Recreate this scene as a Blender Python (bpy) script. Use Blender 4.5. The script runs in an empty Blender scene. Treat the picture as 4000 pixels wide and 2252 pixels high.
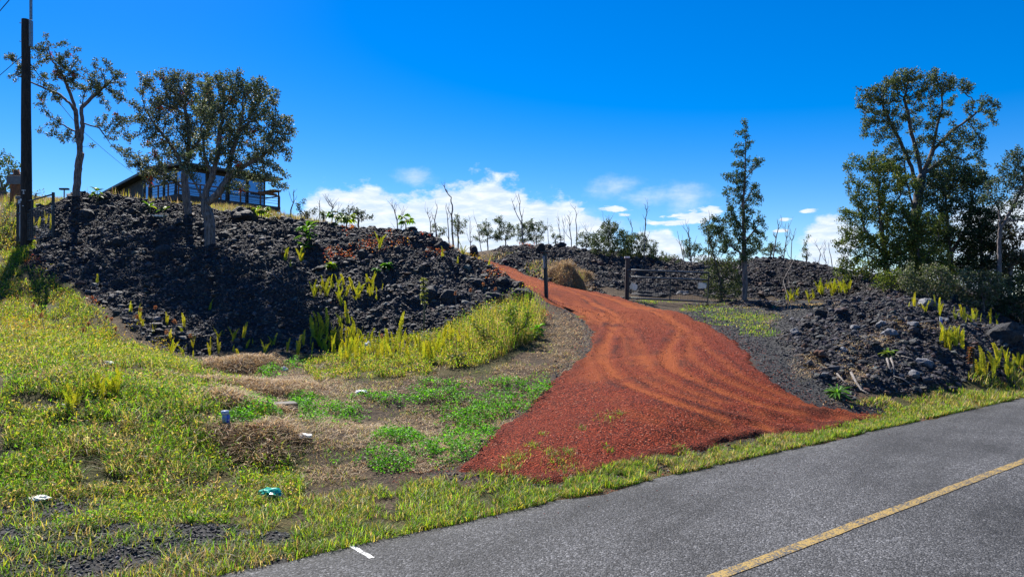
import bpy, math, random
import numpy as np
from mathutils import Vector, Matrix
random.seed(7); RNG = np.random.default_rng(11)
S = bpy.context.scene
COL = S.collection
# ---------------------------------------------------------------- camera
CAMZ = 1.7; F = 720.0; PITCH = math.atan(19/720.0)
cd = bpy.data.cameras.new('camera'); cam = bpy.data.objects.new('camera', cd); COL.objects.link(cam)
cam.location = (0, 0, CAMZ); cam.rotation_euler = (math.pi/2 + PITCH, 0, 0)
cd.sensor_width = 36; cd.lens = 36*F/1024; cd.clip_start = 0.05; cd.clip_end = 5000
S.camera = cam
# ---------------------------------------------------------------- light
SUN_AZ = math.radians(-29); SUN_EL = math.radians(49)      # azimuth from +Y towards +X
sl = bpy.data.lights.new('sun', 'SUN'); so = bpy.data.objects.new('sun', sl); COL.objects.link(so)
sl.energy = 5.0; sl.angle = math.radians(0.5); sl.color = (1.0, 0.95, 0.86)
sd = Vector((math.sin(SUN_AZ)*math.cos(SUN_EL), math.cos(SUN_AZ)*math.cos(SUN_EL), math.sin(SUN_EL)))
so.rotation_euler = sd.to_track_quat('Z', 'Y').to_euler(); so.location = sd*50
S.view_settings.view_transform = 'Standard'; S.view_settings.look = 'None'
S.view_settings.gamma = 1; S.view_settings.exposure = 1.02
S.cycles.max_bounces = 6; S.cycles.transparent_max_bounces = 8

def px2dir(px, py):
    x = (px/3.90625-512)/F; y = (288-py/3.9097)/F
    c, s = math.cos(PITCH), math.sin(PITCH)
    return np.array([x, c-y*s, s+y*c])
def at(px, py, Y):
    d = px2dir(px, py); k = Y/d[1]
    return np.array([d[0]*k, Y, CAMZ+d[2]*k])
def proj(x, y, z):
    c, s = math.cos(PITCH), math.sin(PITCH); dz = z-CAMZ
    w = y*c+dz*s; w = np.where(w < .3, .3, w)
    return (512+F*x/w)*3.90625, (288-F*(-y*s+dz*c)/w)*3.9097
# ---------------------------------------------------------------- world
W = bpy.data.worlds.new('World'); S.world = W; W.use_nodes = True
nt = W.node_tree; nt.nodes.clear()
class NT:
    def __init__(s, t): s.t = t
    def n(s, ty, **k):
        o = s.t.nodes.new(ty)
        for a, b in k.items(): setattr(o, a, b)
        return o
    def l(s, a, b): s.t.links.new(a, b)
    def m(s, op, *ins, clamp=False):
        o = s.t.nodes.new('ShaderNodeMath'); o.operation = op; o.use_clamp = clamp
        for i, v in enumerate(ins):
            if hasattr(v, 'is_output'): s.l(v, o.inputs[i])
            else: o.inputs[i].default_value = v
        return o.outputs[0]
    def vm(s, op, *ins):
        o = s.t.nodes.new('ShaderNodeVectorMath'); o.operation = op
        for i, v in enumerate(ins):
            if hasattr(v, 'is_output'): s.l(v, o.inputs[i])
            else: o.inputs[i].default_value = v
        return o.outputs[0]
    def mix(s, f, a, b, mode='MIX'):
        o = s.t.nodes.new('ShaderNodeMix'); o.data_type = 'RGBA'; o.blend_type = mode
        for i, v in ((0, f), (6, a), (7, b)):
            if hasattr(v, 'is_output'): s.l(v, o.inputs[i])
            else: o.inputs[i].default_value = (v if i == 0 else (*v[:3], 1))
        return o.outputs[2]
    def noise(s, vec, scale, detail=4, rough=.55, out=0):
        o = s.t.nodes.new('ShaderNodeTexNoise'); s.l(vec, o.inputs['Vector'])
        o.inputs['Scale'].default_value = scale; o.inputs['Detail'].default_value = detail
        o.inputs['Roughness'].default_value = rough
        return o.outputs[out]
    def ramp(s, f, stops, interp='LINEAR'):
        o = s.t.nodes.new('ShaderNodeValToRGB'); s.l(f, o.inputs[0]); r = o.color_ramp; r.interpolation = interp
        while len(r.elements) < len(stops): r.elements.new(.5)
        for e, (p, c) in zip(r.elements, stops): e.position = p; e.color = (*c[:3], 1) if hasattr(c, '__len__') else (c, c, c, 1)
        return o.outputs[0]
    def mr(s, v, a, b, c=0., d=1.):
        o = s.t.nodes.new('ShaderNodeMapRange'); o.interpolation_type = 'SMOOTHSTEP'; s.l(v, o.inputs[0])
        for i, q in enumerate((a, b, c, d)): o.inputs[i+1].default_value = q
        return o.outputs[0]
w = NT(nt)
sky = w.n('ShaderNodeTexSky', sky_type='NISHITA', sun_disc=False, sun_elevation=SUN_EL, sun_rotation=SUN_AZ,
          altitude=900, air_density=1.0, dust_density=0.35, ozone_density=3.0)
hs = w.n('ShaderNodeHueSaturation'); hs.inputs['Saturation'].default_value = 1.56; hs.inputs['Value'].default_value = 1.5; hs.inputs['Hue'].default_value = .511
w.l(sky.outputs[0], hs.inputs['Color'])
tc = w.n('ShaderNodeTexCoord'); sep = w.n('ShaderNodeSeparateXYZ'); w.l(tc.outputs['Generated'], sep.inputs[0])
azn = w.m('ARCTAN2', sep.outputs[0], sep.outputs[1]); eln = w.m('ARCSINE', sep.outputs[2])
comb = w.n('ShaderNodeCombineXYZ'); w.l(azn, comb.inputs[0]); w.l(w.m('MULTIPLY', eln, 1.6), comb.inputs[1])
wn = w.noise(comb.outputs[0], 16, 8, .62)
c2 = w.n('ShaderNodeCombineXYZ'); w.l(azn, c2.inputs[0]); w.l(w.m('MULTIPLY', eln, 4.0), c2.inputs[1])
wn2 = w.noise(c2.outputs[0], 30, 6, .65)
def azel(px, py):
    d = px2dir(px, py); d = d/np.linalg.norm(d)
    return math.atan2(d[0], d[1]), math.asin(d[2])
def cloud_layer(lst, nz, amp, lo, hi):
    cur = None
    for (px, py, rx, ry) in lst:
        a, e = azel(px, py); a2, _ = azel(px+rx, py); _, e2 = azel(px, py-ry)
        dx = w.m('DIVIDE', w.m('SUBTRACT', azn, a), a2-a); dy = w.m('DIVIDE', w.m('SUBTRACT', eln, e), e2-e)
        r = w.m('SUBTRACT', 1.0, w.m('SQRT', w.m('ADD', w.m('MULTIPLY', dx, dx), w.m('MULTIPLY', dy, dy))))
        cur = r if cur is None else w.m('SMOOTH_MAX', cur, r, .15)
    v = w.m('ADD', cur, w.m('MULTIPLY', w.m('SUBTRACT', nz, .5), amp))
    return w.mr(v, lo, hi)
solid = cloud_layer([(1400, 860, 200, 170), (1640, 910, 280, 160), (1880, 850, 230, 180), (2110, 890, 200, 140), (2290,930,150,90), (1760, 960, 520, 90),
                     (2560, 990, 140, 100), (2290, 930, 150, 70), (3240, 990, 130, 150), (3950, 880, 300, 130), (3400, 1120, 900, 90), (2200, 1050, 900, 60), (1180, 900, 200, 60)], wn, 1.9, -.05, .30)
soft = cloud_layer([(2400, 735, 130, 60), (2500, 775, 160, 50), (2690, 770, 130, 75), (1620, 690, 120, 50), (2200, 850, 220, 60), (2330,880,250,50)], wn, 2.2, 0.0, 1.2)
streak = cloud_layer([(2400, 815, 80, 13), (2445, 838, 30, 7), (2720, 845, 130, 30), (2640, 868, 110, 16), (2780, 820, 60, 25), (2265, 818, 24, 12), (3160, 823, 46, 9), (3055, 858, 32, 10), (3050, 900, 50, 8)], wn2, 3.2, .05, .5)
cm = w.m('MAXIMUM', w.m('MAXIMUM', solid, w.m('MULTIPLY', soft, .6)), streak)
shade = w.mr(wn2, .3, .75)
ccol = w.mix(shade, (6.6, 8.2, 10.6), (10.2, 10.8, 11.4))
skyc = w.mix(cm, hs.outputs[0], ccol)
bg = w.n('ShaderNodeBackground'); bg.inputs['Strength'].default_value = 0.05
w.l(skyc, bg.inputs['Color']); wo = w.n('ShaderNodeOutputWorld'); w.l(bg.outputs[0], wo.inputs[0])

# ---------------------------------------------------------------- numpy noise
def _h(ix, iy, seed):
    n = (ix.astype(np.int64)*374761393 + iy.astype(np.int64)*668265263 + seed*974634777) & 0xffffffff
    n = ((n ^ (n >> 13))*1274126177) & 0xffffffff
    n = (n ^ (n >> 16)) & 0xffffff
    return n/float(0xffffff)
def vnoise(x, y, s, seed=0):
    x = x/s; y = y/s; ix = np.floor(x); iy = np.floor(y); fx = x-ix; fy = y-iy
    ix = ix.astype(np.int64); iy = iy.astype(np.int64)
    u = fx*fx*(3-2*fx); v = fy*fy*(3-2*fy)
    return (_h(ix, iy, seed)*(1-u)+_h(ix+1, iy, seed)*u)*(1-v)+(_h(ix, iy+1, seed)*(1-u)+_h(ix+1, iy+1, seed)*u)*v
def fbm(x, y, s, o=4, seed=0, g=.5):
    t = 0; a = 1; n = 0
    for k in range(o):
        t = t+a*vnoise(x+17.3*k, y-9.1*k, s/2**k, seed+k); n += a; a *= g
    return t/n
def inpoly(px, py, P):
    r = np.zeros(px.shape, bool); n = len(P)
    for i in range(n):
        x0, y0 = P[i]; x1, y1 = P[(i+1) % n]
        if y0 == y1: continue
        c = ((y0 > py) != (y1 > py)) & (px < (x1-x0)*(py-y0)/(y1-y0)+x0)
        r ^= c
    return r
def sstep(a, b, x):
    t = np.clip((x-a)/(b-a), 0, 1); return t*t*(3-2*t)
# ---------------------------------------------------------------- terrain heights
NX, NY = -math.sin(math.radians(38.1)), math.cos(math.radians(38.1))       # normal of the road, edge at EDGE
EDGE = 4.80; YEL = 2.79
CP = [at(*q) for q in [
 (1000,1800,7.7),(1000,1500,12),(1300,1335,16),(1800,1400,13),(2150,1350,14),(800,1395,15.3),(500,1200,17.3),(300,1100,19),(105,975,23),(60,960,23.5),(0,920,24),(150,900,23.8),
 (0,1000,20.5),(0,800,27),(200,795,25.5),(0,1300,12.5),(0,1600,7.9),(0,1900,5.9),(300,1600,8.3),(500,1400,12.8),(880,1660,9),(600,1700,8.2),
 (250,805,24),(450,815,23.6),(650,820,23.4),(850,850,23),(1150,855,22.6),(1400,885,22),(1650,910,22),(1750,950,22),(1870,1020,21.5),(1960,1070,21),(2030,1110,20.2),(2085,1160,19.5),
 (1150,1100,18),(1150,1330,15.7),(1700,1100,18.4),(1700,1200,17.2),(1900,1200,17.5),(500,1000,20),(800,1100,18.2),(300,930,22),(1400,1050,19),(1400,1200,17.2),(1850,1120,19),
 (1900,1300,15.2),(1600,1450,12.3),(1500,1700,9),(1300,1900,7.1),(1800,1700,9.2),
 # driveway
 (1780,1850,7.2),(1950,1700,8.6),(2200,1480,11.3),(2330,1290,15.8),(2140,1172,21.3),(2400,1160,24),(2640,1225,20),(2900,1450,11.8),(3430,1645,10.1),(2850,1320,15.5),(2500,1400,12.6),(2600,1600,9.3),(2500,1250,18.3),
 (2100,1090,27.5),(2000,1062,30),
 # far ridge
 (2050,960,34),(2250,990,33),(2450,1022,33),(2700,1035,34),(2850,1030,34),(3000,1003,33),(3100,1010,33),(3200,1035,32),(3300,1075,30),(3500,1090,29),
 (2200,1112,28),(2600,1165,28.5),(2450,1165,27),(2900,1182,26),(3100,1192,26.5),(3300,1180,26),(2900,1270,19.5),(3050,1230,22.5),(2760,1180,27),
 # right front mound
 (3070,1340,15.6),(3150,1450,12.7),(3250,1560,11.2),(3600,1535,12.9),(3250,1225,18.5),(3400,1185,18),(3600,1215,17.8),(3750,1270,17),(4000,1340,16.5),(3900,1430,14.7),(3400,1350,14.8),(3200,1310,16),
 (3500,1130,24),(3800,1200,22.5),(4000,1260,23),(4300,1300,24),(4300,1450,15),(3750,1500,13.6),(4000,1520,13.3),
 # house plateau
 (430,806,58),(560,797,54.5),(820,842,50),(1085,865,57),(200,770,60),(0,740,60),(1400,905,50),(1700,985,55)]]
def addw(*r): CP.extend(np.array(q, float) for q in r)
for s_ in range(-14, 34, 3):
    for nn in (-6, -1.5, 2, EDGE, EDGE+.35):
        addw((NY*s_+NX*nn, -NX*s_+NY*nn, 0.0 if nn <= EDGE else .02))
CP += [at(*q) for q in [(200,800,29),(330,822,27),(450,828,27),(650,832,27),(850,862,27),(1150,868,27),(420,820,34),(700,832,34),(1000,865,36),(300,812,38)]]
addw((-14, 40, 7.0), (-30, 40, 7.2), (-25, 20, 4.2), (-25, 10, 2.6), (-16, 6, 1.2), (-22, 0, .8), (2, 42, 4.0), (-4, 45, 3.9), (-9, 38, 5.2), (15, 42, 2.6), (30, 40, 1.8), (5, 60, 5), (30, 70, 1.5), (-60, 70, 11), (-60, 20, 6), (-60, 0, 2), (60, 60, 0), (50, 20, .5), (40, 30, 1),
     (-3, 26, 4.1), (-6, 27, 4.2), (-10, 27, 4.75), (-2.6, 23.5, 3.4), (-3, 33, 3.9))
CP = np.array(CP)
def tps_fit(P, lam=.02):
    n = len(P); D = np.hypot(P[:, None, 0]-P[None, :, 0], P[:, None, 1]-P[None, :, 1])/10
    K = np.where(D > 1e-9, D*D*np.log(D+1e-12), 0)+lam*np.eye(n)*.05
    Q = np.c_[np.ones(n), P[:, :2]/10]
    A = np.zeros((n+3, n+3)); A[:n, :n] = K; A[:n, n:] = Q; A[n:, :n] = Q.T
    return np.linalg.solve(A, np.r_[P[:, 2], 0, 0, 0])
WT = tps_fit(CP)
def tps(x, y):
    sh = x.shape; x = x.ravel(); y = y.ravel(); out = np.empty(x.shape); n = len(CP)
    for i in range(0, len(x), 40000):
        a = x[i:i+40000]; b = y[i:i+40000]
        D = np.hypot(a[:, None]-CP[None, :, 0], b[:, None]-CP[None, :, 1])/10
        out[i:i+40000] = (D*D*np.log(D+1e-12)) @ WT[:n]+WT[n]+WT[n+1]*a/10+WT[n+2]*b/10
    return out.reshape(sh)
def axis(a, b, st, lo, hi, g=1.09):
    r = list(np.arange(a, b, st)); q = st; v = r[-1]
    while v < hi: q *= g; v += q; r.append(v)
    q = st; v = r[0]; l = []
    while v > lo: q *= g; v -= q; l.append(v)
    return np.array(l[::-1]+r)
GX = axis(-20, 18, .075, -900, 900); GY = axis(2.5, 31, .075, -60, 1500)
MX, MY = np.meshgrid(GX, GY)
def nroad(x, y): return NX*x+NY*y
H0 = tps(np.clip(MX, -70, 60), np.clip(MY, -15, 75))
far = sstep(60, 300, np.hypot(MX, MY)); H0 = H0*(1-far)+1.0*far
H0 = np.clip(H0, -.2, 13)
N0 = nroad(MX, MY); rd = sstep(EDGE+1.0, EDGE+.1, N0); H0 = H0*(1-rd)+(-.012)*rd
def interp(G, x, y):
    x = np.asarray(x, float); y = np.asarray(y, float)
    i = np.clip(np.searchsorted(GX, x)-1, 0, len(GX)-2); j = np.clip(np.searchsorted(GY, y)-1, 0, len(GY)-2)
    fx = np.clip((x-GX[i])/(GX[i+1]-GX[i]), 0, 1); fy = np.clip((y-GY[j])/(GY[j+1]-GY[j]), 0, 1)
    return (G[j, i]*(1-fx)+G[j, i+1]*fx)*(1-fy)+(G[j+1, i]*(1-fx)+G[j+1, i+1]*fx)*fy
def hit(px, py, G=None, y0=3., y1=75.):
    G = H0 if G is None else G
    d = px2dir(px, py); Y = np.linspace(y0, y1, 2400); k = Y/d[1]; x = d[0]*k; z = CAMZ+d[2]*k
    b = z <= interp(G, x, Y)
    i = int(np.argmax(b)) if b.any() else len(Y)-1
    if not b.any(): i = int(np.argmin(z-interp(G, x, Y)))
    return np.array([x[i], Y[i], float(interp(G, x[i], Y[i]))])
PX, PY = proj(MX, MY, H0)
wx = PX+(fbm(MX, MY, 1.4, 5, 5)-.5)*170; wy = PY+(fbm(MX, MY, 1.4, 5, 9)-.5)*110
# driveway outline: left side, road side, right side (pixels turned into ground points)
DPL = [(1965,1066),(2040,1112),(2130,1178),(2215,1208),(2290,1250),(2330,1300),(2310,1370),(2200,1480),(2080,1580),(1960,1690),(1890,1760),(1770,1845)]
DPB = [(2000,1868),(2130,1885),(2400,1815),(2650,1765),(2950,1715),(3250,1672),(3400,1650),(3540,1628)]
DPR = [(3440,1618),(3330,1608),(3200,1590),(3060,1530),(2960,1450),(2870,1340),(2770,1275),(2640,1222),(2450,1175),(2300,1138),(2120,1098),(2000,1060)]
DW = [hit(*p)[:2] for p in DPL]+[hit(*p)[:2] for p in DPB]+[hit(*p)[:2] for p in DPR]
DW = [tuple(p) for p in DW]; DW = [(-6.5, 32.6)]+[(-1.6, 27.6)]+DW[1:-1]+[(0.2, 30.6), (-4.5, 35.0)]
def polysd(x, y, P):
    d = np.full(x.shape, 1e9); n = len(P)
    for i in range(n):
        ax, ay = P[i]; bx, by = P[(i+1) % n]; ex, ey = bx-ax, by-ay
        t = np.clip(((x-ax)*ex+(y-ay)*ey)/(ex*ex+ey*ey+1e-9), 0, 1)
        d = np.minimum(d, np.hypot(x-ax-t*ex, y-ay-t*ey))
    return np.where(inpoly(x, y, P), d, -d)
SD = np.full(MX.shape, -9.0); q = (MX > -9) & (MX < 12) & (MY > 3) & (MY < 38)
SD[q] = polysd(MX[q], MY[q], DW)
SDn = SD+(fbm(MX, MY, .7, 4, 3)-.5)*.25
# surface masks
LAVA1 = [(90,960),(120,850),(190,700),(700,700),(1700,700),(1860,980),(1990,1075),(2110,1185),(2030,1235),(1850,1260),(1500,1330),(1250,1340),(1050,1345),(800,1400),(560,1330),(400,1190),(180,1050)]
LAVA2 = [(1880,1000),(2040,930),(2500,900),(3600,900),(3600,1120),(3500,1170),(3000,1180),(2700,1170),(2450,1150),(2300,1120),(2120,1080),(1950,1040)]
LAVA3 = [(3060,1330),(3120,1235),(3250,1195),(3450,1120),(4100,1150),(4500,1300),(4500,1440),(3780,1500),(3600,1540),(3300,1560),(3120,1440)]
vis1 = (MX < 3) & (MY < 24.6-.02*MX) & (MY > 13.5)
LV = (inpoly(wx, wy, LAVA1) & vis1) | (inpoly(wx, wy, LAVA2) & (MY > 24)) | (inpoly(wx, wy, LAVA3) & (MY < 32) & (MX > 5))
LV = LV.astype(float)
for _ in range(3):
    LV[1:-1, 1:-1] = (LV[1:-1, 1:-1]*2+LV[:-2, 1:-1]+LV[2:, 1:-1]+LV[1:-1, :-2]+LV[1:-1, 2:])/6
LV *= sstep(.25, -.3, SDn)*sstep(EDGE+.3, EDGE+.9, N0)
GRV = [(2640,1230),(2800,1190),(3100,1190),(3300,1200),(3100,1300),(3120,1440),(3300,1570),(3500,1640),(3200,1610),(3000,1520),(2880,1380),(2790,1290)]
GR = inpoly(wx, wy, GRV).astype(float)
GR = np.maximum(GR, (((PX < 1150) & (wy > 2040+(PX-400)*.04)) | ((PX < 420) & (wy > 1950)))*1.0)
GR = np.maximum(GR, sstep(.5, .0, np.abs(SDn+.15))*.5)
GR = np.maximum(GR, inpoly(wx, wy, [(2150,1230),(2330,1300),(2330,1360),(2200,1470),(2100,1400),(2020,1300)])*.25)
# green thatch
TH = [[(0,790),(200,790),(110,1000),(300,1150),(450,1330),(640,1400),(870,1450),(1000,1560),(1120,1750),(1180,1900),(1100,2080),(0,2060)],
      [(1100,1330),(1500,1270),(1900,1180),(2090,1190),(2130,1340),(1900,1420),(1650,1500),(1200,1460)],
      [(2700,1220),(3050,1240),(3000,1290),(2860,1280)], [(3300,1600),(3500,1560),(3800,1490),(4100,1450),(4100,1560),(3480,1680)]]
GT = np.zeros(MX.shape)
for p in TH: GT = np.maximum(GT, inpoly(wx, wy, p)*1.0)
GT = np.maximum(GT, ((MY > 24) & (MX < -5.5) & (LV < .3))*1.0)
GT = np.maximum(GT, sstep(EDGE+.75, EDGE+.4, N0)*(N0 > EDGE))
fade = sstep(32, 45, MY)
H = H0.copy()
ridg = 1-np.abs(fbm(MX, MY, 1.1, 3, 21)*2-1); ridg2 = 1-np.abs(fbm(MX, MY, .38, 3, 31)*2-1)
H += LV*(-.06+(ridg-.75)*.42+(ridg2-.7)*.20+(fbm(MX, MY, 4, 2, 44)-.5)*.5)*(1-.5*fade)
H += (1-LV)*(fbm(MX, MY, .9, 4, 61)-.5)*.10*sstep(EDGE+.1, EDGE+.8, N0)*sstep(.1, -.4, SDn)
H += GT*(1-LV)*(fbm(MX, MY, .5, 3, 71)-.45)*.10*sstep(EDGE+.3, EDGE+1.2, N0)
H += .42*np.exp(-(((MX+4.1)/2.1)**2+((MY-8.4)/1.0)**2))       # hump of weeds by the water pipe
H -= sstep(-.05, .25, SDn)*.05
# ---------------------------------------------------------------- mesh helpers
def tag(o, label=None, cat=None, group=None, kind=None):
    if label: o['label'] = label
    if cat: o['category'] = cat
    if group: o['group'] = group
    if kind: o['kind'] = kind
    return o
def link(name, me, parent=None, loc=None, mats=()):
    o = bpy.data.objects.new(name, me); COL.objects.link(o)
    for m_ in mats: me.materials.append(m_)
    if parent is not None: o.parent = parent
    if loc is not None: o.location = loc
    return o
def mesh_np(name, V, Fc, col=None, smooth=False, uniform=True):
    me = bpy.data.meshes.new(name); V = np.ascontiguousarray(V, np.float32)
    Fc = np.ascontiguousarray(Fc, np.int32); nf, k = Fc.shape
    me.vertices.add(len(V)); me.vertices.foreach_set('co', V.ravel())
    me.loops.add(nf*k); me.loops.foreach_set('vertex_index', Fc.ravel())
    me.polygons.add(nf); me.polygons.foreach_set('loop_start', np.arange(0, nf*k, k, dtype=np.int32))
    me.polygons.foreach_set('use_smooth', np.full(nf, smooth))
    if col is not None:
        a = me.color_attributes.new('Col', 'FLOAT_COLOR', 'POINT')
        c = np.ones((len(V), 4), np.float32); c[:, :col.shape[1]] = col; a.data.foreach_set('color', c.ravel())
    me.update(calc_edges=True)
    return me
def empty(name, loc, rz=0):
    o = bpy.data.objects.new(name, None); COL.objects.link(o); o.location = loc; o.rotation_euler = (0, 0, rz); o.empty_display_size = .2
    return o
class MB:
    def __init__(s): s.v = []; s.f = []
    def add(s, V, Fs):
        b = len(s.v); s.v += [tuple(map(float, q)) for q in V]; s.f += [tuple(b+i for i in f) for f in Fs]
    def box(s, c, d, R=None, bev=0):
        hx, hy, hz = d[0]/2, d[1]/2, d[2]/2
        P = [Vector((x*hx, y*hy, z*hz)) for x in (-1, 1) for y in (-1, 1) for z in (-1, 1)]
        if R is not None: P = [R @ p for p in P]
        s.add([p+Vector(c) for p in P], [(0, 1, 3, 2), (4, 6, 7, 5), (0, 4, 5, 1), (2, 3, 7, 6), (0, 2, 6, 4), (1, 5, 7, 3)])
    def bar(s, a, b, wd, h, up=(0, 0, 1)):
        a = Vector(a); b = Vector(b); d = (b-a); L = d.length; d.normalize(); u = Vector(up); x = d.cross(u).normalized(); z = x.cross(d)
        R = Matrix((x, d, z)).transposed(); s.box((a+b)/2, (wd, L, h), R)
    def tube(s, P, R, n=8, cap=True):
        P = [Vector(p) for p in P]; R = R if hasattr(R, '__len__') else [R]*len(P); b = len(s.v)
        for i, p in enumerate(P):
            d = (P[min(i+1, len(P)-1)]-P[max(i-1, 0)]).normalized(); ref = Vector((.31, .95, .05)) if abs(d.z) > .7 else Vector((0.02, 0.03, 1))
            u = (ref-d*ref.dot(d)).normalized(); v = d.cross(u)
            for k in range(n):
                t = 2*math.pi*k/n; s.v.append(tuple(p+(u*math.cos(t)+v*math.sin(t))*R[i]))
        for i in range(len(P)-1):
            for k in range(n):
                s.f.append((b+i*n+k, b+i*n+(k+1) % n, b+(i+1)*n+(k+1) % n, b+(i+1)*n+k))
        if cap:
            s.f.append(tuple(b+k for k in range(n))[::-1]); s.f.append(tuple(b+(len(P)-1)*n+k for k in range(n)))
    def build(s, name, mat, parent=None, smooth=False, bevel=0, loc=None):
        me = bpy.data.meshes.new(name); me.from_pydata(s.v, [], s.f); me.update()
        if smooth: me.polygons.foreach_set('use_smooth', [True]*len(me.polygons))
        o = link(name, me, parent, loc, [mat])
        if bevel:
            b = o.modifiers.new('bevel', 'BEVEL'); b.width = bevel; b.segments = 2; b.limit_method = 'ANGLE'
        return o
# ---------------------------------------------------------------- materials
def mat(name):
    m_ = bpy.data.materials.new(name); m_.use_nodes = True; t = m_.node_tree; t.nodes.clear(); n = NT(t)
    out = n.n('ShaderNodeOutputMaterial'); p = n.n('ShaderNodeBsdfPrincipled'); n.l(p.outputs[0], out.inputs[0])
    return m_, n, p, out
def pos(n): return n.n('ShaderNodeNewGeometry').outputs['Position']
def obc(n): return n.n('ShaderNodeTexCoord').outputs['Object']
def bump(n, p, h, dist, st=1.0):
    b = n.n('ShaderNodeBump'); b.inputs['Distance'].default_value = dist; b.inputs['Strength'].default_value = st
    n.l(h, b.inputs['Height']); n.l(b.outputs[0], p.inputs['Normal'])
def simple(name, c1, c2, scale=8, rough=.6, bd=.01, metal=0, vec='obj', detail=5):
    m_, n, p, o = mat(name); v = obc(n) if vec == 'obj' else pos(n); nz = n.noise(v, scale, detail, .6)
    n.l(n.mix(n.mr(nz, .3, .7), c1, c2), p.inputs['Base Color']); p.inputs['Roughness'].default_value = rough; p.inputs['Metallic'].default_value = metal
    if bd: bump(n, p, nz, bd)
    return m_
def leafmat(name, trans=.5, rough=.45, gain=(1, 1, 1), tint=(1.25, 1.15, .5), spec=.2):
    m_, n, p, o = mat(name); p.inputs['Specular IOR Level'].default_value = spec; a = n.n('ShaderNodeVertexColor', layer_name='Col')
    c = n.mix(1.0, a.outputs[0], gain, 'MULTIPLY'); n.l(c, p.inputs['Base Color']); p.inputs['Roughness'].default_value = rough
    tr = n.n('ShaderNodeBsdfTranslucent'); n.l(n.mix(1.0, c, tint, 'MULTIPLY'), tr.inputs[0])
    mx = n.n('ShaderNodeMixShader'); mx.inputs[0].default_value = trans; n.l(p.outputs[0], mx.inputs[1]); n.l(tr.outputs[0], mx.inputs[2]); n.l(mx.outputs[0], o.inputs[0])
    return m_
# ground
m_ground, n, p, o = mat('ground_mix')
P_ = pos(n); a = n.n('ShaderNodeVertexColor', layer_name='Col'); sp = n.n('ShaderNodeSeparateColor'); n.l(a.outputs[0], sp.inputs[0])
n1 = n.noise(P_, 3, 5, .65); n2 = n.noise(P_, 45, 4, .7); n3 = n.noise(P_, 14, 5, .7)
soil = n.mix(n.mr(n1, .35, .7), (.028, .02, .015), (.075, .05, .032)); soil = n.mix(n.mr(n2, .5, .7), soil, (.25, .18, .10))
grass = n.mix(n.mr(n1, .35, .65), (.03, .038, .01), (.07, .055, .02)); grass = n.mix(n.mr(n2, .5, .72), grass, (.20, .15, .07))
grav = n.mix(n.mr(n2, .35, .68), (.018, .018, .02), (.09, .088, .085))
lav = n.mix(n.mr(n3, .3, .7), (.018, .018, .022), (.06, .057, .06))
c = n.mix(n.mr(n.m('ADD', sp.outputs[2], n.m('MULTIPLY', n.m('SUBTRACT', n3, .5), .9)), .35, .65), soil, grass)
c = n.mix(n.mr(n.m('ADD', sp.outputs[1], n.m('MULTIPLY', n.m('SUBTRACT', n3, .5), .9)), .35, .65), c, grav)
c = n.mix(n.mr(sp.outputs[0], .25, .6), c, lav); n.l(c, p.inputs['Base Color']); p.inputs['Roughness'].default_value = .9; p.inputs['Specular IOR Level'].default_value = .15
bump(n, p, n.m('ADD', n3, n.m('MULTIPLY', n2, .4)), .05, .9)
# road: chip seal
m_road, n, p, o = mat('asphalt')
P_ = pos(n); vo = n.n('ShaderNodeTexVoronoi'); n.l(P_, vo.inputs['Vector']); vo.inputs['Scale'].default_value = 85
sx = n.n('ShaderNodeSeparateColor'); n.l(vo.outputs['Color'], sx.inputs[0])
rot = n.n('ShaderNodeVectorRotate', rotation_type='Z_AXIS'); rot.inputs['Angle'].default_value = math.radians(-51.9); n.l(P_, rot.inputs['Vector'])
st = n.vm('MULTIPLY', rot.outputs[0], (.12, .9, 1)); sw = n.noise(st, 2.2, 5, .6); big = n.noise(P_, .6, 4, .6)
c = n.ramp(sx.outputs[0], [(0, .02), (.35, .042), (.7, .08), (.93, .13), (1, .24)])
g = n.m('ADD', .72, n.m('MULTIPLY', n.m('ADD', n.m('SUBTRACT', sw, .5), n.m('SUBTRACT', big, .5)), 1.3))
c = n.mix(1.0, c, n.mix(g, (0, 0, 0), (1.15, 1.15, 1.2)), 'MULTIPLY'); n.l(c, p.inputs['Base Color']); p.inputs['Roughness'].default_value = .75; p.inputs['Specular IOR Level'].default_value = .3
fine = n.noise(P_, 160, 2, .5)
bump(n, p, n.m('ADD', n.m('MULTIPLY', vo.outputs['Distance'], -1.0), n.m('MULTIPLY', fine, .5)), .012, .8)
def paint(name, c1, c2, wear):
    m_, n, p, o = mat(name); P_ = pos(n); nz = n.noise(P_, 60, 3, .7); nb = n.noise(P_, 6, 3, .6)
    f = n.mr(n.m('ADD', nz, n.m('MULTIPLY', n.m('SUBTRACT', nb, .5), .5)), wear-.05, wear+.06)
    n.l(n.mix(f, (.05, .05, .05), n.mix(nb, c1, c2)), p.inputs['Base Color']); p.inputs['Roughness'].default_value = .7; bump(n, p, nz, .01)
    return m_
m_yel = paint('yellow_paint', (.36, .22, .035), (.28, .19, .05), .49); m_wht = paint('white_paint', (.75, .75, .72), (.6, .6, .6), .44)
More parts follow.
